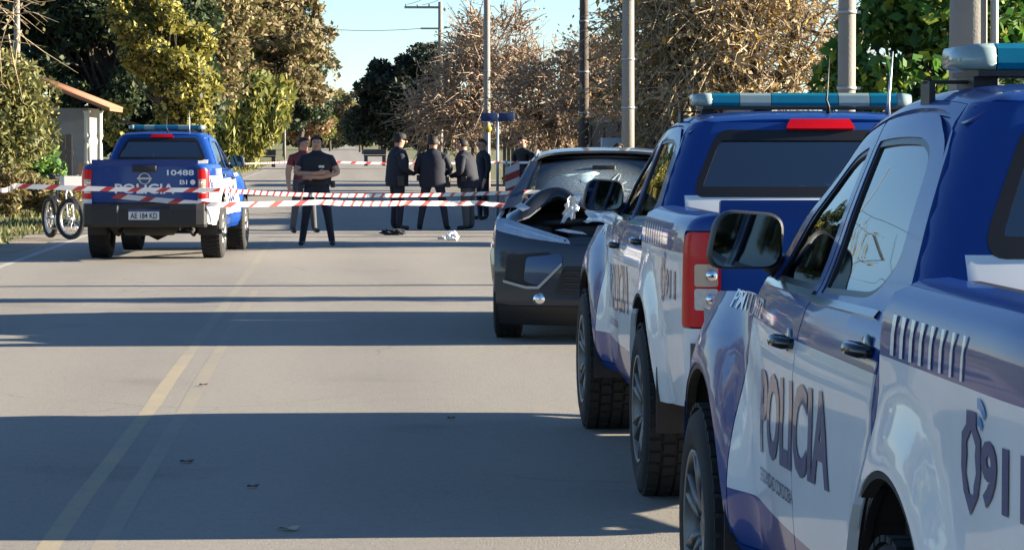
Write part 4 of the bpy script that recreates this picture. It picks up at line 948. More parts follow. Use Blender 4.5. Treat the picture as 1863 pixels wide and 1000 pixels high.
# fallen leaves
M_dl = mat('dead_leaf', (.10,.05,.028), .8); M_dp = mat('pale_leaf', (.42,.36,.24), .8)
for x, y, m_, s_, lab in ((-.78,13.9,M_dl,.075,'dead brown leaf beside the yellow lines in the truck shadow'), (-.42,12.87,M_dl,.06,'dead brown leaf in the middle of the truck shadow'), (-.225,11.45,M_dp,.095,'pale crumpled leaf at the near edge of the truck shadow'), (.62,16.0,M_dl,.05,'dead leaf near the middle pickup front wheel'), (-.92,18.3,M_dl,.06,'dead leaf on the sunlit road between the shadows')):
    b = MB(); n = 9; o_ = []
    for k in range(n):
        a = 2*math.pi*k/n; r = .5*s_*(.45+.55*((k*5)%3)/2); o_.append((r*math.cos(a)*1.2, r*math.sin(a), .006+.012*((k*3)%4)/3))
    b.add([(0,0,.008)]+o_, [(0,k+1,(k+1)%n+1) for k in range(n)]); o = b.build('fallen_leaf', m_); o.location = (x,y,0); tag(o, lab, 'leaf', 'fallen leaves on the road')

# ------------------------------------------------------------------ wrecked crossover (origin: ground under the front axle, nose to +Y)
M_suv = mat('dark_navy_metallic', (.008,.014,.028), .35, .3, .7, noise=.8, nscale=2, col2=(.011,.018,.034))
M_hood = mat('scraped_hood_paint', (.007,.010,.016), .35, .3, .8, noise=.5, nscale=3.5, col2=(.014,.017,.022))
M_bare = mat('torn_bare_metal', (.62,.60,.56), .3, .6, noise=.9, nscale=12, col2=(.8,.78,.74))
M_engine = mat('engine_bay_black', (.007,.007,.008), .7, noise=.9, nscale=14, col2=(.02,.02,.02))
M_airbag = mat('airbag_fabric', (.42,.66,.68), .9, noise=.8, nscale=6, col2=(.66,.74,.72))
M_crack = mat('cracked_glass', (.75,.82,.82), .4, transl=.3)
SUVT = [(.28,.80,.28),(.36,.86,.36),(.55,.895,.55),(.75,.905,.75),(.88,.90,.88),(.96,.885,.96),(1.02,.86,1.02),(1.30,.725,1.30),(1.42,.655,1.42),(1.48,.61,1.475),(1.52,.56,1.505),(1.58,.49,1.528),(1.85,.22,1.55),(2.07,0,1.553)]
SX, SZ = pchip(SUVT,1), pchip(SUVT,2); SRA = -2.64
def suvside(sg):
    def f(y, s):
        ss = s; k = 1.
        if s > 2.07: ss = 4.14-s; k = -1.
        x, z = SX(ss), SZ(ss)
        a = math.hypot(y,z-.36); b = math.hypot(y-SRA,z-.36)
        fl = (.03*(1-sstep((a-.40)/.15)) + .035*(1-sstep((b-.40)/.18)))*(1 if s < 1.1 else 0)
        pl = 1 - .22*max(0.,(y-.25)/.63)**2*(1 if y > .25 else 0) - .10*max(0.,(-2.4-y)/1.1)**2
        zz = z - sstep((ss-1.1)/.4)*(.035*((y+1.9)/.8)**2)
        return (sg*k*(x+fl)*pl, y, zz)
    return f
def fascia(x, z):
    zp = pchip([(.10,-.14),(.22,-.05),(.34,.0),(.55,.0),(.72,-.015),(.86,-.05),(.96,-.10),(1.05,-.2)],1)(z)
    return (x, .89 - .20*(abs(x)/.88)**2.6 + zp, z)
def suvscreen(u, v): return (u*lerp(.70,.545,v), lerp(-.30,-1.16,v) - .12*u*u*(1-.4*v), lerp(1.045,1.475,v) + .035*math.sin(math.pi*v) - .015*u*u*v)
def hoodmap(x, v):
    """buckled hood: v runs from the windscreen to the torn front edge; the +x front corner is folded up and back"""
    y = lerp(-.27, .70, v) - .07*(x/.8)**2; z = 1.055 - .05*v - .07*v**3 - .04*(abs(x)/.8)**3
    g_ = math.exp(-((x-.40)/.30)**2); g2 = math.exp(-((x+.25)/.28)**2)
    z += .24*g_*sstep((v-.12)/.55)*(1-.25*sstep((v-.7)/.3)); y -= .36*g_*v*v
    z += .07*g2*v*v - .03*math.exp(-((x-.02)/.07)**2)*v; y -= .14*v*v*math.exp(-((x)/.6)**2)
    z += .018*math.sin(9*x+5*v)*v + .012*math.sin(21*x-8*v+1)*v*v + .010*math.sin(14*v+6*x)*v
    return (x, y, z)
def build_suv():
    T = empty('wrecked_car'); C = (0,-1.3,.8)
    for sg in (-1,1):
        S = suvside(sg)
        panel('front_fender', [(-.32,.40),(-.32,1.03),(.10,1.0),(.48,.965),(.62,.93),(.66,.70),(.66,.50),(.45,.36)] + arc(0,.36,.385,5,175,22), S, M_suv, T, center=C, thick=.03)
        dF = rp([(-1.38,.36),(-.335,.36),(-.335,1.0),(-.36,1.06),(-1.10,1.445,.08),(-1.38,1.455)], .03); wF = rp([(-1.32,1.045),(-.55,1.04,.02),(-1.08,1.385,.08),(-1.32,1.395)], .03)
        dR = rp([(-2.22,.62,.2),(-2.0,.36,.1),(-1.39,.36),(-1.39,1.455),(-2.2,1.445),(-2.36,1.05,.1)], .03); wR = rp([(-2.20,1.06,.05),(-1.45,1.045),(-1.45,1.395),(-2.10,1.385)], .03)
        for dn, wn, hy in ((dF,wF,-1.25),(dR,wR,-2.1)):
            d = panel('door', dn, S, M_suv, T, holes=[wn], center=C, thick=.02)
            panel('window_glass', shrink(wn,.003), S, M_glass_side, d, center=C, off=-.01, thick=0)
            b = MB(); px = S(hy,.90)[0]; b.tube([(px,hy-.09,.90),(px+sg*.035,hy-.05,.90),(px+sg*.035,hy+.05,.90),(px,hy+.09,.90)], .014, 6); b.build('handle', M_gloss, d)
        panel('quarter_panel', [(-2.23,.64),(-2.37,1.05),(-2.21,1.46),(-3.0,1.46),(-3.35,1.1),(-3.45,.9),(-3.42,.45),(-3.1,.40)] + arc(SRA,.36,.385,175,5,22)[::1] + [(-2.21,.40)], S, M_suv, T, center=C, thick=.02)
        panel('sill', [(-2.25,.28),(-.36,.28),(-.36,.352),(-2.25,.352)], S, M_black, T, center=C, thick=.05)
        ap = MB(); n = 8; vs_ = []
        for i in range(n):
            v = i/(n-1); a = Vector(suvscreen(sg*1.0,v)); e = Vector(S(lerp(-.33,-1.12,v), lerp(1.04,1.462,v))); vs_ += [a, (a+e)/2+Vector((sg*.012,.01,.012)), e]
        ap.add(vs_, [(3*i+j,3*i+j+1,3*i+j+4,3*i+j+3) for i in range(n-1) for j in (0,1)], 0, True); ap.build('windscreen_pillar', M_suv, T)
        # mirror
        if sg < 0: b = MB(); b.sphere((sg*.99,-.52,1.075), (.11,.07,.075)); b.tube([(sg*.80,-.55,1.03),(sg*.93,-.53,1.05)], .03, 8); b.build('side_mirror', M_suv, T)
        # slim head lamp sweeping down to the middle
        hl = panel('head_lamp', rp([(sg*.865,.975,.02),(sg*.80,.985,.02),(sg*.30,.835,.02),(sg*.27,.79,.02),(sg*.62,.835,.03),(sg*.865,.89,.03)], .02), fascia, M_headglass, T, center=C, off=.012, thick=.03, step=.04)
        panel('lamp_strip', [(sg*.80,.945),(sg*.36,.822),(sg*.36,.812),(sg*.80,.93)], fascia, M_chrome, hl, center=C, off=.018, thick=.006, step=.05)
        # side intake: dark recess, blue glossy blade and a pale lower edge
        ik = panel('side_intake', rp([(sg*.78,.70),(sg*.44,.73),(sg*.40,.66),(sg*.56,.44),(sg*.80,.48)], .03), fascia, M_engine, T, center=C, off=.006, thick=.01, step=.05)
        panel('intake_blade', rp([(sg*.62,.685),(sg*.35,.715),(sg*.33,.65),(sg*.52,.46),(sg*.64,.50)], .03), fascia, M_suvlight, ik, center=C, off=.022, thick=.02, step=.05)
        panel('intake_edge', [(sg*.80,.485),(sg*.62,.438),(sg*.52,.438),(sg*.34,.62),(sg*.34,.645),(sg*.53,.458),(sg*.62,.458),(sg*.80,.505)], fascia, M_galv, ik, center=C, off=.03, thick=.02, step=.05)
        fg = MB(); q = Vector(fascia(sg*.52,.355)); fg.lathe([(.001,.02),(.03,.02),(.04,.008),(.05,0)], q+Vector((0,.004,0)), (0,1,0), 16); fg.build('fog_lamp', M_chrome, T)
        for y in (0, SRA): wheel(T, sg*.79, y, sg, .345, .225)
    panel('roof', [(-1.13,1.465),(-1.9,1.468),(-2.9,1.465),(-3.0,1.6),(-3.02,2.07),(-3.0,2.54),(-2.9,2.675),(-1.9,2.672),(-1.13,2.675),(-1.17,2.5),(-1.18,2.07),(-1.17,1.64)], suvside(1), M_suvroof, T, center=C, thick=.02, step=.08)
    for sg in (-1,1):
        b = MB(); b.tube([Vector(suvside(sg)(y,1.50))+Vector((0,0,.03 if -2.8 < y < -1.3 else 0)) for y in (-1.2,-1.3,-1.8,-2.3,-2.8,-2.9)], .014, 6); b.build('roof_rail', M_galv, T)
    sc = panel('windscreen', rp([(-.99,.0),(.99,.0),(.99,.985),(-.99,.985)], .03), suvscreen, M_glass_suv, T, center=C, thick=0, su=.65, step=.08)
    ring = rp([(-1.0,-.01),(1.0,-.01),(1.0,1.0),(-1.0,1.0)], .03); panel('windscreen_seal', ring, suvscreen, M_trim, T, holes=[shrink(ring,.035)], center=C, off=.003, thick=.01, su=.65, step=.06)
    rnd = random.Random(3)
    for (cu, cv, nn, LL) in ((-.05,.30,15,.30),(-.62,.45,9,.16)):          # cracks spread from two impact points
        for k in range(nn):
            a = 2*math.pi*k/nn + rnd.uniform(-.2,.2); L = LL*rnd.uniform(.5,1.1); pts = []; u, v = cu, cv
            for j in range(5):
                pts.append((u,v)); u += math.cos(a)*L/4*1.5; v += math.sin(a)*L/4; a += rnd.uniform(-.25,.25)
            pts = [(min(.95,max(-.95,p[0])), min(.95,max(.03,p[1]))) for p in pts]
            b = MB(); b.tube([Vector(suvscreen(*p))+Vector((0,.004,.004)) for p in pts], [.003,.0025,.002,.0015,.001], 4); b.build('crack', M_crack, sc)
    b = MB()                                                                # deployed airbags behind the glass
    bm = bmesh.new(); bmesh.ops.create_icosphere(bm, subdivisions=3, radius=1)
    for v in bm.verts: v.co *= 1 + .07*math.sin(7*v.co.x+4*v.co.z) + .05*math.sin(9*v.co.y)
    b.bm(bm, 0, True, Matrix.Translation((.16,-.86,1.17)) @ Matrix.Diagonal((.34,.20,.17,1))); b.build('airbag', M_airbag, T)
    b = MB(); b.sphere((-.30,-.95,1.20), (.20,.14,.12)); b.build('airbag', M_airbag, T)
    b = MB(); b.box(-.72,.72,-.75,-.36,.75,1.02,0,.06); b.box(-.72,.72,-3.2,-.4,.3,.42); b.build('dashboard', M_seat, T)
    for x in (-.36,.36):
        b = MB(); b.prism([(-1.62,.5),(-1.45,.5),(-1.60,1.12),(-1.72,1.12)], x-.24, x+.24, 'x'); b.box(x-.12,x+.12,-1.74,-1.64,1.13,1.31,0,.03); b.box(x-.24,x+.24,-1.5,-1.05,.45,.6,0,.04); b.build('seat', M_seat, T)
    b = MB(); b.box(-.10,.10,-.92,-.88,1.34,1.40,0,.012); b.build('interior_mirror', M_black, T)
    # back end
    b = MB(); b.add([(-.56,-3.0,1.50),(.56,-3.0,1.50),(.66,-3.38,1.02),(-.66,-3.38,1.02)], [(0,1,2,3)]); b.build('rear_window', M_glass_rear, T)
    b = MB(); b.box(-.80,.80,-3.46,-3.34,.42,1.02,0,.03); b.build('tail_gate', M_suv, T)
    # torn hood and the open engine bay below it
    b = MB(); n, m_ = 34, 30; vs_ = []; th = .012
    for j in range(m_+1):
        for i in range(n+1):
            x = lerp(-.80,.80,i/n); vv = j/m_*(1 - .10*abs(math.sin(x*5))*(1 if j == m_ else 0)); vs_.append(hoodmap(x, vv))
    k = len(vs_); vs_ += [(p[0],p[1],p[2]-th) for p in vs_]; f = []; N1 = n+1
    for j in range(m_):
        for i in range(n): f += [(j*N1+i,j*N1+i+1,(j+1)*N1+i+1,(j+1)*N1+i)]
    fb = [tuple(q+k for q in t[::-1]) for t in f]
    e = [(m_*N1+i,m_*N1+i+1,k+m_*N1+i+1,k+m_*N1+i) for i in range(n)] + [(j*N1,(j+1)*N1,k+(j+1)*N1,k+j*N1) for j in range(m_)] + [(j*N1+n,(j+1)*N1+n,k+(j+1)*N1+n,k+j*N1+n) for j in range(m_)]
    b.add(vs_, f, 0, True); b.f += fb; b.m += [1]*len(fb); b.sm += [True]*len(fb); b.f += e; b.m += [2]*len(e); b.sm += [False]*len(e)
    ho = b.build('buckled_hood', [M_hood, M_engine, M_suv], T)
    def sheet(name, c, u, v, amp, sd):                                     # crumpled torn sheet metal
        rn = random.Random(sd); n = 9; c, u, v = Vector(c), Vector(u), Vector(v); nn = u.cross(v).normalized(); ph = [rn.uniform(0,6) for _ in range(4)]; vs_ = []
        for j in range(n):
            for i in range(n):
                s, t = i/(n-1)-.5, j/(n-1)-.5; e = 1 + (rn.uniform(-.22,.22) if i in (0,n-1) or j in (0,n-1) else 0)
                vs_.append(c + u*s*e + v*t*e + nn*amp*(math.sin(7*s+3*t+ph[0]) + .6*math.sin(11*t-5*s+ph[1]) + .5*abs(math.sin(9*s+ph[2]))))
        b = MB(); b.add(vs_, [(j*n+i,j*n+i+1,(j+1)*n+i+1,(j+1)*n+i) for j in range(n-1) for i in range(n-1)]); b.build(name, M_bare, ho)
    sheet('torn_metal', (.27,.60,1.08), (.12,.06,-.04), (-.04,-.10,.20), .022, 1)
    sheet('torn_metal', (.03,.69,1.0), (.26,-.06,.03), (.02,-.12,.09), .020, 2)
    b = MB(); b.add([(.60,.42,1.07),(.68,.34,1.11),(.73,.36,1.08),(.66,.46,1.04)], [(0,1,2,3)]); b.build('torn_metal', M_bare, ho)
    b = MB(); b.add([(.40,.74,.90),(.30,.77,.88),(.14,.78,.865),(.18,.75,.885),(.33,.72,.91)], [(0,1,2,3,4)]); b.build('broken_lamp_piece', M_bare, ho)
    b = MB(); b.box(-.78,.78,-.30,.60,.45,.74); b.box(-.40,.30,-.1,.45,.70,.92,0,.05); b.box(.42,.66,-.05,.30,.70,.93,0,.03); b.tube([(.70,.5,.84),(.3,.62,.80),(-.5,.60,.82)], .03, 8); b.tube([(.6,.2,.93),(.3,.4,.95),(0,.3,.97)], .025, 8)
    b.box(-.76,.76,-.34,-.28,.6,1.03); b.build('engine_bay', M_engine, T)
    # nose
    panel('front_bumper', [(-.87,.30),(-.70,.22),(.70,.22),(.87,.30),(.885,.62),(.87,.90),(.80,.965),(.30,.80),(-.30,.80),(-.80,.965),(-.87,.90),(-.885,.62)], fascia, M_suv, T, center=C, thick=.05, step=.05)
    panel('nose_strip', [(-.30,.785),(.30,.785),(.34,.835),(.20,.845),(-.20,.845),(-.34,.835)], fascia, M_suv, T, center=C, off=.012, thick=.03, step=.05)
    g2 = panel('lower_grille', rp([(-.40,.40),(.40,.40),(.33,.62),(-.33,.62)], .03), fascia, M_engine, T, center=C, off=.008, thick=.02, step=.05)
    for k_ in range(4):
        z = .435+k_*.045; b = MB(); b.tube([Vector(fascia(x,z))+Vector((0,.012,0)) for x in (-.34,-.17,0,.17,.34)], .008, 6); b.build('grille_bar', M_gloss, g2)
    panel('lower_lip', rp([(-.84,.15),(.84,.15),(.86,.30),(-.86,.30)], .03), fascia, M_black, T, center=C, off=.01, thick=.05, step=.06)
    b = MB(); b.lathe([(.001,.014),(.06,.014),(.07,.004)], Vector(fascia(0,.74))+Vector((0,.006,0)), (0,1,0), 20); b.build('badge', M_chrome, T)
    b = MB(); b.box(-.75,.75,-3.3,.55,.20,.36)
    for y in (0,SRA):
        for sg in (-1,1):
            a = arc(y,.36,.38,-5,185,14); kk = len(a); b.add([(sg*.60,p,q) for p, q in a]+[(sg*.87,p,q) for p, q in a], [(i,i+1,kk+i+1,kk+i) for i in range(kk-1)]+[tuple(range(kk))])
    b.build('underbody', M_under, T)
    return T
M_headglass = mat('head_lamp_glass', (.16,.24,.34), .08, .3, 1.0, noise=.9, nscale=18, col2=(.42,.52,.60))
M_suvlight = mat('glossy_navy_blade', (.012,.035,.10), .2, .4, .6)
M_suvroof = mat('sky_sheen_roof_paint', (.10,.10,.105), .38, .5, .6, noise=.9, nscale=3, col2=(.16,.15,.14))  # paler tone puts the sky reflection into the roof colour
M_glass_suv = glass('wreck_windscreen', (.62,.70,.70))
t = M_glass_suv.node_tree; out = t.nodes['Material Output']; old = out.inputs['Surface'].links[0].from_socket          # crazed laminated glass
tc = t.nodes.new('ShaderNodeTexCoord'); vo = t.nodes.new('ShaderNodeTexVoronoi'); vo.feature = 'DISTANCE_TO_EDGE'; vo.inputs['Scale'].default_value = 34; t.links.new(tc.outputs['Object'], vo.inputs['Vector'])
r1 = t.nodes.new('ShaderNodeMapRange'); r1.inputs[1].default_value = .0; r1.inputs[2].default_value = .09; r1.inputs[3].default_value = .7; r1.inputs[4].default_value = .35; t.links.new(vo.outputs['Distance'], r1.inputs[0])
vd = t.nodes.new('ShaderNodeVectorMath'); vd.operation = 'DISTANCE'; vd.inputs[1].default_value = (.10,-.62,1.22); t.links.new(tc.outputs['Object'], vd.inputs[0])
r2 = t.nodes.new('ShaderNodeMapRange'); r2.inputs[1].default_value = .08; r2.inputs[2].default_value = .55; r2.inputs[3].default_value = .75; r2.inputs[4].default_value = 0; t.links.new(vd.outputs['Value'], r2.inputs[0])
mm = t.nodes.new('ShaderNodeMath'); mm.operation = 'MULTIPLY'; t.links.new(r1.outputs[0], mm.inputs[0]); t.links.new(r2.outputs[0], mm.inputs[1])
df = t.nodes.new('ShaderNodeBsdfDiffuse'); df.inputs['Color'].default_value = (.62,.74,.76,1); ms = t.nodes.new('ShaderNodeMixShader')
t.links.new(mm.outputs[0], ms.inputs[0]); t.links.new(old, ms.inputs[1]); t.links.new(df.outputs[0], ms.inputs[2]); t.links.new(ms.outputs[0], out.inputs['Surface'])
suv = build_suv(); suv.location = (2.14, 22.75, 0); suv.rotation_euler = (0,0,R(175))
tag(suv, 'dark navy crossover with a crushed hood and broken windscreen facing the camera', 'car')

# ------------------------------------------------------------------ bicycle on the left road edge (nose to +Y before turning)
def spoke_wheel(T, y, r, rz=0.):
    e = empty('wheel', (0,y,r), rz); e.parent = T
    b = MB(); b.lathe([(r-.07,-.035),(r-.015,-.045),(r,-.02),(r,.02),(r-.015,.045),(r-.07,.035),(r-.07,-.035)], (0,0,0), (1,0,0), 32); b.build('tyre', M_tyre, e)
    b = MB(); b.lathe([(r-.09,-.02),(r-.07,-.025),(r-.07,.025),(r-.09,.02),(r-.09,-.02)], (0,0,0), (1,0,0), 32); b.tube([(-.07,0,0),(.07,0,0)], .035, 10)
    for k in range(18):
        a = 2*math.pi*k/18; b.tube([((-1)**k*.03, .035*math.cos(a+.5), .035*math.sin(a+.5)), (0,(r-.085)*math.cos(a),(r-.085)*math.sin(a))], .004, 4)
    b.build('rim', M_steel, e); return e
mc = empty('bicycle', (-4.68,46.4,0), R(180+24))
spoke_wheel(mc, .54, .34, R(22)); spoke_wheel(mc, -.52, .34)
b = MB(); b.tube([(0,-.08,.30),(0,.40,.86),(0,-.20,.88)], .020, 8); b.tube([(0,.40,.86),(0,.38,.94)], .022, 8); b.tube([(0,-.08,.30),(0,-.22,.95)], .018, 8); b.build('frame', M_gloss, mc)
for sg in (-1,1):
    b = MB(); b.tube([(sg*.05,-.52,.34),(sg*.03,-.20,.88)], .010, 6); b.tube([(sg*.05,-.52,.34),(sg*.03,-.08,.30)], .012, 6); b.build('stay', M_gloss, mc)
    b = MB(); b.tube([(sg*.05,.54,.34),(sg*.05,.44,.74),(0,.41,.84)], .014, 8); b.build('fork_leg', M_white, mc)
    b = MB(); b.tube([(0,.39,1.0),(sg*.16,.40,1.05),(sg*.30,.32,1.06)], .013, 8); b.tube([(sg*.20,.38,1.055),(sg*.31,.315,1.06)], .02, 8); b.build('handlebar', M_black, mc)
    b = MB(); b.tube([(sg*.03,-.08,.30),(sg*.08,-.08+sg*.10,.30-.13*sg)], .010, 6); b.box(sg*.08,sg*.17,-.12+sg*.10,-.04+sg*.10,.29-.13*sg,.31-.13*sg); b.build('pedal', M_black, mc)
b = MB(); b.tube([(0,.385,.93),(0,.385,1.01)], .018, 8); b.build('stem', M_black, mc)
b = MB(); b.prism([(-.36,.97),(-.08,.99),(-.10,1.03),(-.36,1.04)], -.05, .05, 'x'); b.sphere((0,-.32,1.01), (.085,.08,.035)); b.build('saddle', M_seat, mc)
b = MB(); b.lathe([(.001,.05),(.09,.05),(.10,.045),(.001,.045)], (0,-.08,.30), (1,0,0), 18); b.build('chainring', M_steel, mc)
for yy, a0, a1 in ((.54,25,150),(-.52,30,190)):
    b = MB(); n = 11; vs_ = []
    for i in range(n):
        a_ = R(lerp(a0,a1,i/(n-1))); vs_ += [(-.035,yy+.375*math.cos(a_),.34+.375*math.sin(a_)), (.035,yy+.375*math.cos(a_),.34+.375*math.sin(a_))]
    b.add(vs_, [(2*i,2*i+1,2*i+3,2*i+2) for i in range(n-1)], 0, True); b.build('mudguard', M_black, mc)
b = MB(); n = 10; b.box(-.16,.16,.46,.70,.86,.875); b.box(-.16,.16,.46,.47,.86,1.04); b.box(-.16,.16,.69,.70,.86,1.04); b.box(-.16,-.15,.47,.69,.86,1.04); b.box(.15,.16,.47,.69,.86,1.04); b.build('front_basket', M_galv, mc)
b = MB(); b.tube([(-.03,-.30,.32),(-.20,-.28,.0)], .010, 6); b.build('kick_stand', M_black, mc)
tag(mc, 'dark bicycle with pale fork and front basket standing left of the police pickup', 'bicycle')

# ------------------------------------------------------------------ people
M_skin = mat('skin', (.38,.21,.14), .6); M_navy = mat('navy_uniform', (.005,.007,.016), .85, noise=.8, nscale=9, col2=(.009,.012,.024), bump=.3, bscale=14)
M_vest = mat('black_vest', (.009,.009,.011), .8, bump=.3, bscale=20); M_boot = mat('black_boot', (.008,.008,.008), .5); M_hair = mat('dark_hair', (.014,.010,.008), .7)
M_maroon = mat('maroon_shirt', (.13,.018,.028), .85, bump=.3, bscale=14); M_grey = mat('grey_trousers', (.06,.06,.065), .85, bump=.3, bscale=14); M_lightsh = mat('pale_shirt', (.42,.45,.52), .85)
def person(name, label, loc, rz, H=1.72, arms='down', legs=.10, top=M_navy, low=M_navy, sleeve='long', cap=False, vest=False, lean=0., headturn=0., belt=True, nod=0., stout=1., bulk=1.18, jacket=False, group='officers standing on the road', patch=False):
    k = H/1.75; o = bpy.data.meshes.new('body'); V = []; E = []; Rr = []; part = []
    def P(x, y, z, r, p, par, ry=None):
        V.append(Vector((x, y + lean*max(0., z-.95), z))*k); Rr.append((r*k*stout if p in ('torso','low') else r*k, (ry or r)*k)); part.append(p)
        if par is not None: E.append((par, len(V)-1))
        return len(V)-1
    pel = P(0,0,.96,.150,'low',None,.115); wa = P(0,0,1.08,.138,'torso',pel,.105); ch = P(0,.0,1.26,.162,'torso',wa,.118); sh = P(0,-.01,1.40,.135,'torso',ch,.095)
    nk = P(0,0,1.485,.056,'skin',sh); h0 = P(0,.012,1.55,.066,'skin',nk,.075); h1 = P(0,.02,1.635,.078,'skin',h0,.095); h2 = P(0,.008,1.705,.060,'skin',h1,.075)
    for s in (-1,1):
        hp = P(s*.095,0,.90,.095,'low',pel); kn = P(s*(.10+legs*.35),.015,.50,.062,'low',hp); P_a = P(s*(.105+legs*.7),-.01,.11,.048,'low',kn); an = P(s*(.108+legs*.72),.0,.055,.048,'boot',P_a); P(s*(.12+legs*.75),.15,.04,.040,'boot',an)
        s0 = P(s*.185,-.01,1.385,.066,'torso',sh)
        if arms == 'down': pts = [(s*.245,-.02,1.12),(s*.265,.06,.88),(s*.262,.09,.80)]
        elif arms == 'crossed': pts = [(s*.285,.03,1.15),(s*.05,.23,1.115 + s*.03),(-s*.08,.24,1.125 + s*.035)]
        elif arms == 'front': pts = [(s*.27,.02,1.12),(s*.13,.22,1.02),(s*.05,.27,1.04)]
        elif arms == 'hips': pts = [(s*.34,-.05,1.14),(s*.21,.08,1.0),(s*.17,.11,.99)]
        skin_a = sleeve == 'short'
        el = P(*pts[0],.050,'skin' if skin_a else 'torso',s0); wr = P(*pts[1],.036,'skin' if skin_a else 'torso',el); pl = P(*pts[2],.036,'skin',wr,.022)
        d = (Vector(pts[2])-Vector(pts[1])).normalized(); side_ = d.cross(Vector((0,1,0)) if abs(d.y) < .8 else Vector((0,0,1))).normalized()
        base = Vector(pts[2])
        for i_, (off, L) in enumerate(((-.028,.070),(-.010,.085),(.010,.080),(.027,.065))):
            a = base + side_*off + d*.03; P(*a,.0105,'skin',pl); m1 = P(*(a+d*L*.55+Vector((0,-.006,-.004))),.0095,'skin',len(V)-1); P(*(a+d*L*.95+Vector((0,-.022,-.01))),.008,'skin',m1)
        t_ = base - d*.03 + side_*-.035; q = P(*t_,.012,'skin',pl); P(*(t_+d*.05-side_*.015),.0095,'skin',q)
    o.from_pydata([tuple(v) for v in V], E, []); tmp = bpy.data.objects.new('tmp', o); col.objects.link(tmp)
    sk = tmp.modifiers.new('skin','SKIN'); sk.use_smooth_shade = True; tmp.modifiers.new('sub','SUBSURF').levels = 2
    for i, sv in enumerate(o.skin_vertices[0].data): sv.radius = Rr[i]; sv.use_root = (i == 0)
    dg = bpy.context.evaluated_depsgraph_get(); dg.update(); me = bpy.data.meshes.new_from_object(tmp.evaluated_get(dg)); bpy.data.objects.remove(tmp)
    T = empty(name, loc, rz); me.materials.clear(); bo = link('body', me, T, [M_skin, top, low, M_boot])
    A = np.array([v for v in V]); idx = {'skin':0,'torso':1,'low':2,'boot':3}
    segA = np.array([V[a] for a, b_ in E]); segB = np.array([V[b_] for a, b_ in E]); rad = np.array([max(Rr[b_]) for a, b_ in E]); sp = [part[b_] for a, b_ in E]; AB = segB-segA; LL = (AB**2).sum(1)
    for p_ in me.polygons:
        p_.use_smooth = True; c = np.array(p_.center); t = np.clip(((c-segA)*AB).sum(1)/LL, 0, 1); dist = np.linalg.norm(c-(segA+AB*t[:,None]),axis=1) - rad; i = int(dist.argmin())
        nm = sp[i]
        if sleeve == 'short' and E[i][0] < len(part) and part[E[i][0]] == 'torso' and nm == 'skin' and t[i] < .55 and V[E[i][0]].z < 1.45*k: nm = 'torso'
        if nm == 'torso' and c[2] < 1.0*k and abs(c[0]) < .2*k and arms == 'down': nm = 'low' if c[2] < .97*k else 'torso'
        p_.material_index = idx[nm]
    # head: hair or cap, face
    hd = empty('head', (0, lean*.65*k, 0)); hd.parent = T; hc = V[h1] - Vector((0, lean*.65*k, 0)); ta = headturn
    def hp_(x, y, z): 
        v = Matrix.Rotation(ta,3,'Z') @ Vector((x,y,0)); return (hc.x+v.x*k, hc.y+v.y*k, hc.z+z*k)
    b = MB(); bm = bmesh.new(); bmesh.ops.create_uvsphere(bm, u_segments=18, v_segments=12, radius=1)
    kill = [v for v in bm.verts if v.co.z < (.42 if v.co.y > .25 else .1 if v.co.y > -.1 else -.55) and not (v.co.y < .1 and v.co.z > -.25)]
    bmesh.ops.delete(bm, geom=kill, context='VERTS')
    M_ = Matrix.Translation(hp_(0,-.006,.012)) @ Matrix.Rotation(ta,4,'Z') @ Matrix.Diagonal((.088*k,.106*k,.108*k,1)); b.bm(bm, 0, True, M_); b.build('hair', M_hair, hd, fix=False)
    b = MB()
    b.sphere(hp_(0,.100,-.025), (.014*k,.02*k,.024*k)); b.build('nose', M_skin, hd)
    for s in (-1,1):
        b = MB(); b.sphere(hp_(s*.032,.088,.004), (.011*k,.008*k,.007*k), seg=8, rings=6); b.build('eye', M_hair, hd)
        b = MB(); b.sphere(hp_(s*.086,.0,-.01), (.012*k,.02*k,.032*k), seg=8, rings=6); b.build('ear', M_skin, hd)
    b = MB(); b.sphere(hp_(0,.088,-.062), (.024*k,.008*k,.006*k), seg=10, rings=6); b.build('mouth', mat('lip_'+name+str(len(MATS)),(.25,.10,.08),.6), hd)
    if cap:
        b = MB(); b.lathe([(.098*k,-.005),(.102*k,.045*k),(.09*k,.085*k),(.05*k,.105*k),(.001,.108*k)], hp_(0,-.004,.03), (0,0,1), 20)
        q = []
        for i in range(9):
            a = R(lerp(20,160,i/8)); q += [hp_(.095*math.cos(a), .095*math.sin(a), .035), hp_(.095*math.cos(a)*1.02, .095*math.sin(a)+.085*math.sin(a), .022)]
        b.add(q, [(2*i,2*i+1,2*i+3,2*i+2) for i in range(8)], 0, True); b.build('cap', M_vest, hd)
    if jacket:
        b = MB(); prof = [(.205,.165,.80),(.215,.175,.90),(.205,.165,1.05),(.215,.165,1.25),(.205,.150,1.36),(.15,.12,1.44),(.085,.085,1.49)]; n = 22; vs_ = []
        for q, (rx, ry, z) in enumerate(prof): vs_ += [(rx*k*math.cos(2*math.pi*i/n)*(1+.025*math.sin(5*i+3*q)), (ry*math.sin(2*math.pi*i/n)*(1+.03*math.sin(7*i+2*q)) + lean*max(0,z-.95))*k, z*k) for i in range(n)]
        b.add(vs_, [(j*n+i,j*n+(i+1)%n,(j+1)*n+(i+1)%n,(j+1)*n+i) for j in range(len(prof)-1) for i in range(n)], 0, True); b.build('jacket', top, T)
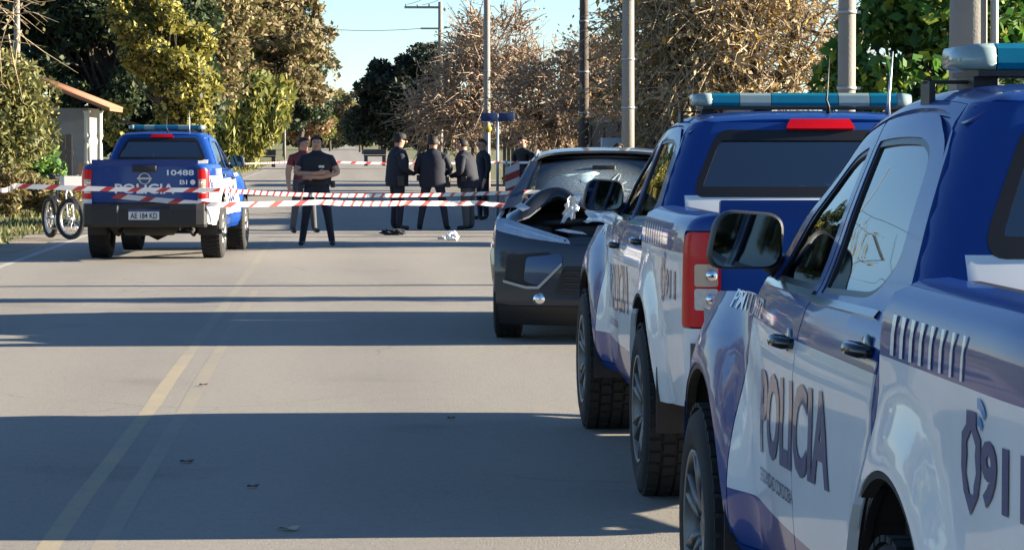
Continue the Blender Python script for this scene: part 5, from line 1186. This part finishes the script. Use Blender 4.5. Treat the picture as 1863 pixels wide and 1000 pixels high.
    if vest:
        b = MB(); prof = [(.155,.118,1.02),(.168,.132,1.12),(.182,.140,1.26),(.178,.130,1.36),(.12,.105,1.43)]; n = 20; vs_ = []
        for rx, ry, z in prof: vs_ += [(rx*k*stout*math.cos(2*math.pi*i/n), (ry*math.sin(2*math.pi*i/n) + lean*max(0,z-.95))*k, z*k) for i in range(n)]
        b.add(vs_, [(j*n+i,j*n+(i+1)%n,(j+1)*n+(i+1)%n,(j+1)*n+i) for j in range(len(prof)-1) for i in range(n)], 0, True); ve = b.build('vest', M_vest, T)
        if patch: b = MB(); b.box(-.105*k,-.03*k,.132*k,.146*k,1.235*k,1.275*k,0,.003); b.build('chest_patch', M_paper, ve)
        b = MB(); b.box(.03*k,.12*k,.12*k,.165*k,1.07*k,1.16*k,0,.01); b.build('pouch', M_vest, ve)
    if belt:
        b = MB(); n = 20; vs_ = []
        for z in (.965,1.02): vs_ += [(.172*k*stout*math.cos(2*math.pi*i/n), .132*k*math.sin(2*math.pi*i/n), z*k) for i in range(n)]
        b.add(vs_, [(i,(i+1)%n,n+(i+1)%n,n+i) for i in range(n)], 0, True); be = b.build('belt', M_vest, T)
        b = MB(); b.box(.155*k*stout,.21*k*stout,-.05*k,.05*k,.80*k,1.0*k,0,.012); b.build('holster', M_boot, be)
        b = MB(); b.box(-.20*k*stout,-.155*k*stout,-.04*k,.05*k,.92*k,1.03*k,0,.01); b.build('radio', M_boot, be)
    T.scale = (bulk, bulk, 1)
    return tag(T, label, 'person', group)
CIV = 'bystanders behind the officers'
person('person', 'person in dark uniform and vest with bare forearms crossed, facing the camera', (-.41,43,0), R(178), 1.70, 'crossed', .13, sleeve='short', vest=True, patch=True, stout=1.22, cap=False)
person('person', 'person in a maroon shirt standing just behind the crossed arms officer', (-.70,49,0), R(200), 1.68, 'down', .1, top=M_maroon, low=M_grey, sleeve='short', belt=False, headturn=R(40), group=CIV, stout=1.1)
person('person', 'person in dark uniform and cap, leftmost of the group of three on the road', (.97,50.6,0), R(-75), 1.74, 'front', .06, cap=True, headturn=R(0), lean=.04, jacket=True, bulk=1.22, stout=1.12)
person('person', 'person in dark uniform seen from behind, middle of the group of three', (1.62,50.4,0), R(-10), 1.70, 'front', .14, jacket=True, bulk=1.22, stout=1.25)
person('person', 'person in dark jacket and grey trousers with bent head, rightmost of the group of three', (2.27,50.6,0), R(70), 1.66, 'front', .05, low=M_grey, lean=.14, jacket=True, bulk=1.22, stout=1.18, nod=.3)
person('person', 'person in black clothes half hidden behind the rightmost officer of the group', (2.85,57,0), R(110), 1.66, 'down', .05, headturn=R(20), group=CIV, belt=False)
person('person', 'person in dark jacket over a pale shirt beside the striped barrier', (4.0,62,0), R(140), 1.72, 'down', .06, top=M_vest, low=M_navy, headturn=R(15), group=CIV, belt=False)
person('person', 'person almost hidden behind the wrecked car roof by the concrete pole', (4.66,47,0), R(160), 1.58, 'down', .06, top=M_lightsh, low=M_grey, group=CIV, belt=False)

# ------------------------------------------------------------------ things left on the road
def crumple(name, label, cat, loc, r, m_, seed, sub=3):
    rn = random.Random(seed); ph = [rn.uniform(0,6) for _ in range(6)]; bm = bmesh.new(); bmesh.ops.create_icosphere(bm, subdivisions=sub, radius=1)
    for v in bm.verts:
        c = v.co; v.co = c*(1 + .25*math.sin(4*c.x+ph[0]) * math.cos(5*c.y+ph[1]) + .18*math.sin(9*c.z+7*c.x+ph[2]) + .10*math.sin(13*c.y+ph[3]))
        v.co = Vector((v.co.x*r[0], v.co.y*r[1], max(0., (v.co.z+.75)*r[2])))
    b = MB(); b.bm(bm, 0, False); o = b.build(name, m_); o.location = loc; tag(o, label, cat); return o
crumple('plastic_bag', 'crumpled white plastic bag on the road in front of the group', 'bag', (1.76,45.1,0), (.10,.10,.085), M_lwhite, 4)
crumple('paper_scrap', 'small pale scrap lying left of the crumpled white bag', 'litter', (1.62,45.6,0), (.07,.05,.03), M_paper, 9)
crumple('dark_clothing', 'heap of dark clothing on the road at the feet of the leftmost officer', 'clothing', (.85,47.8,0), (.20,.15,.06), M_navy, 6)
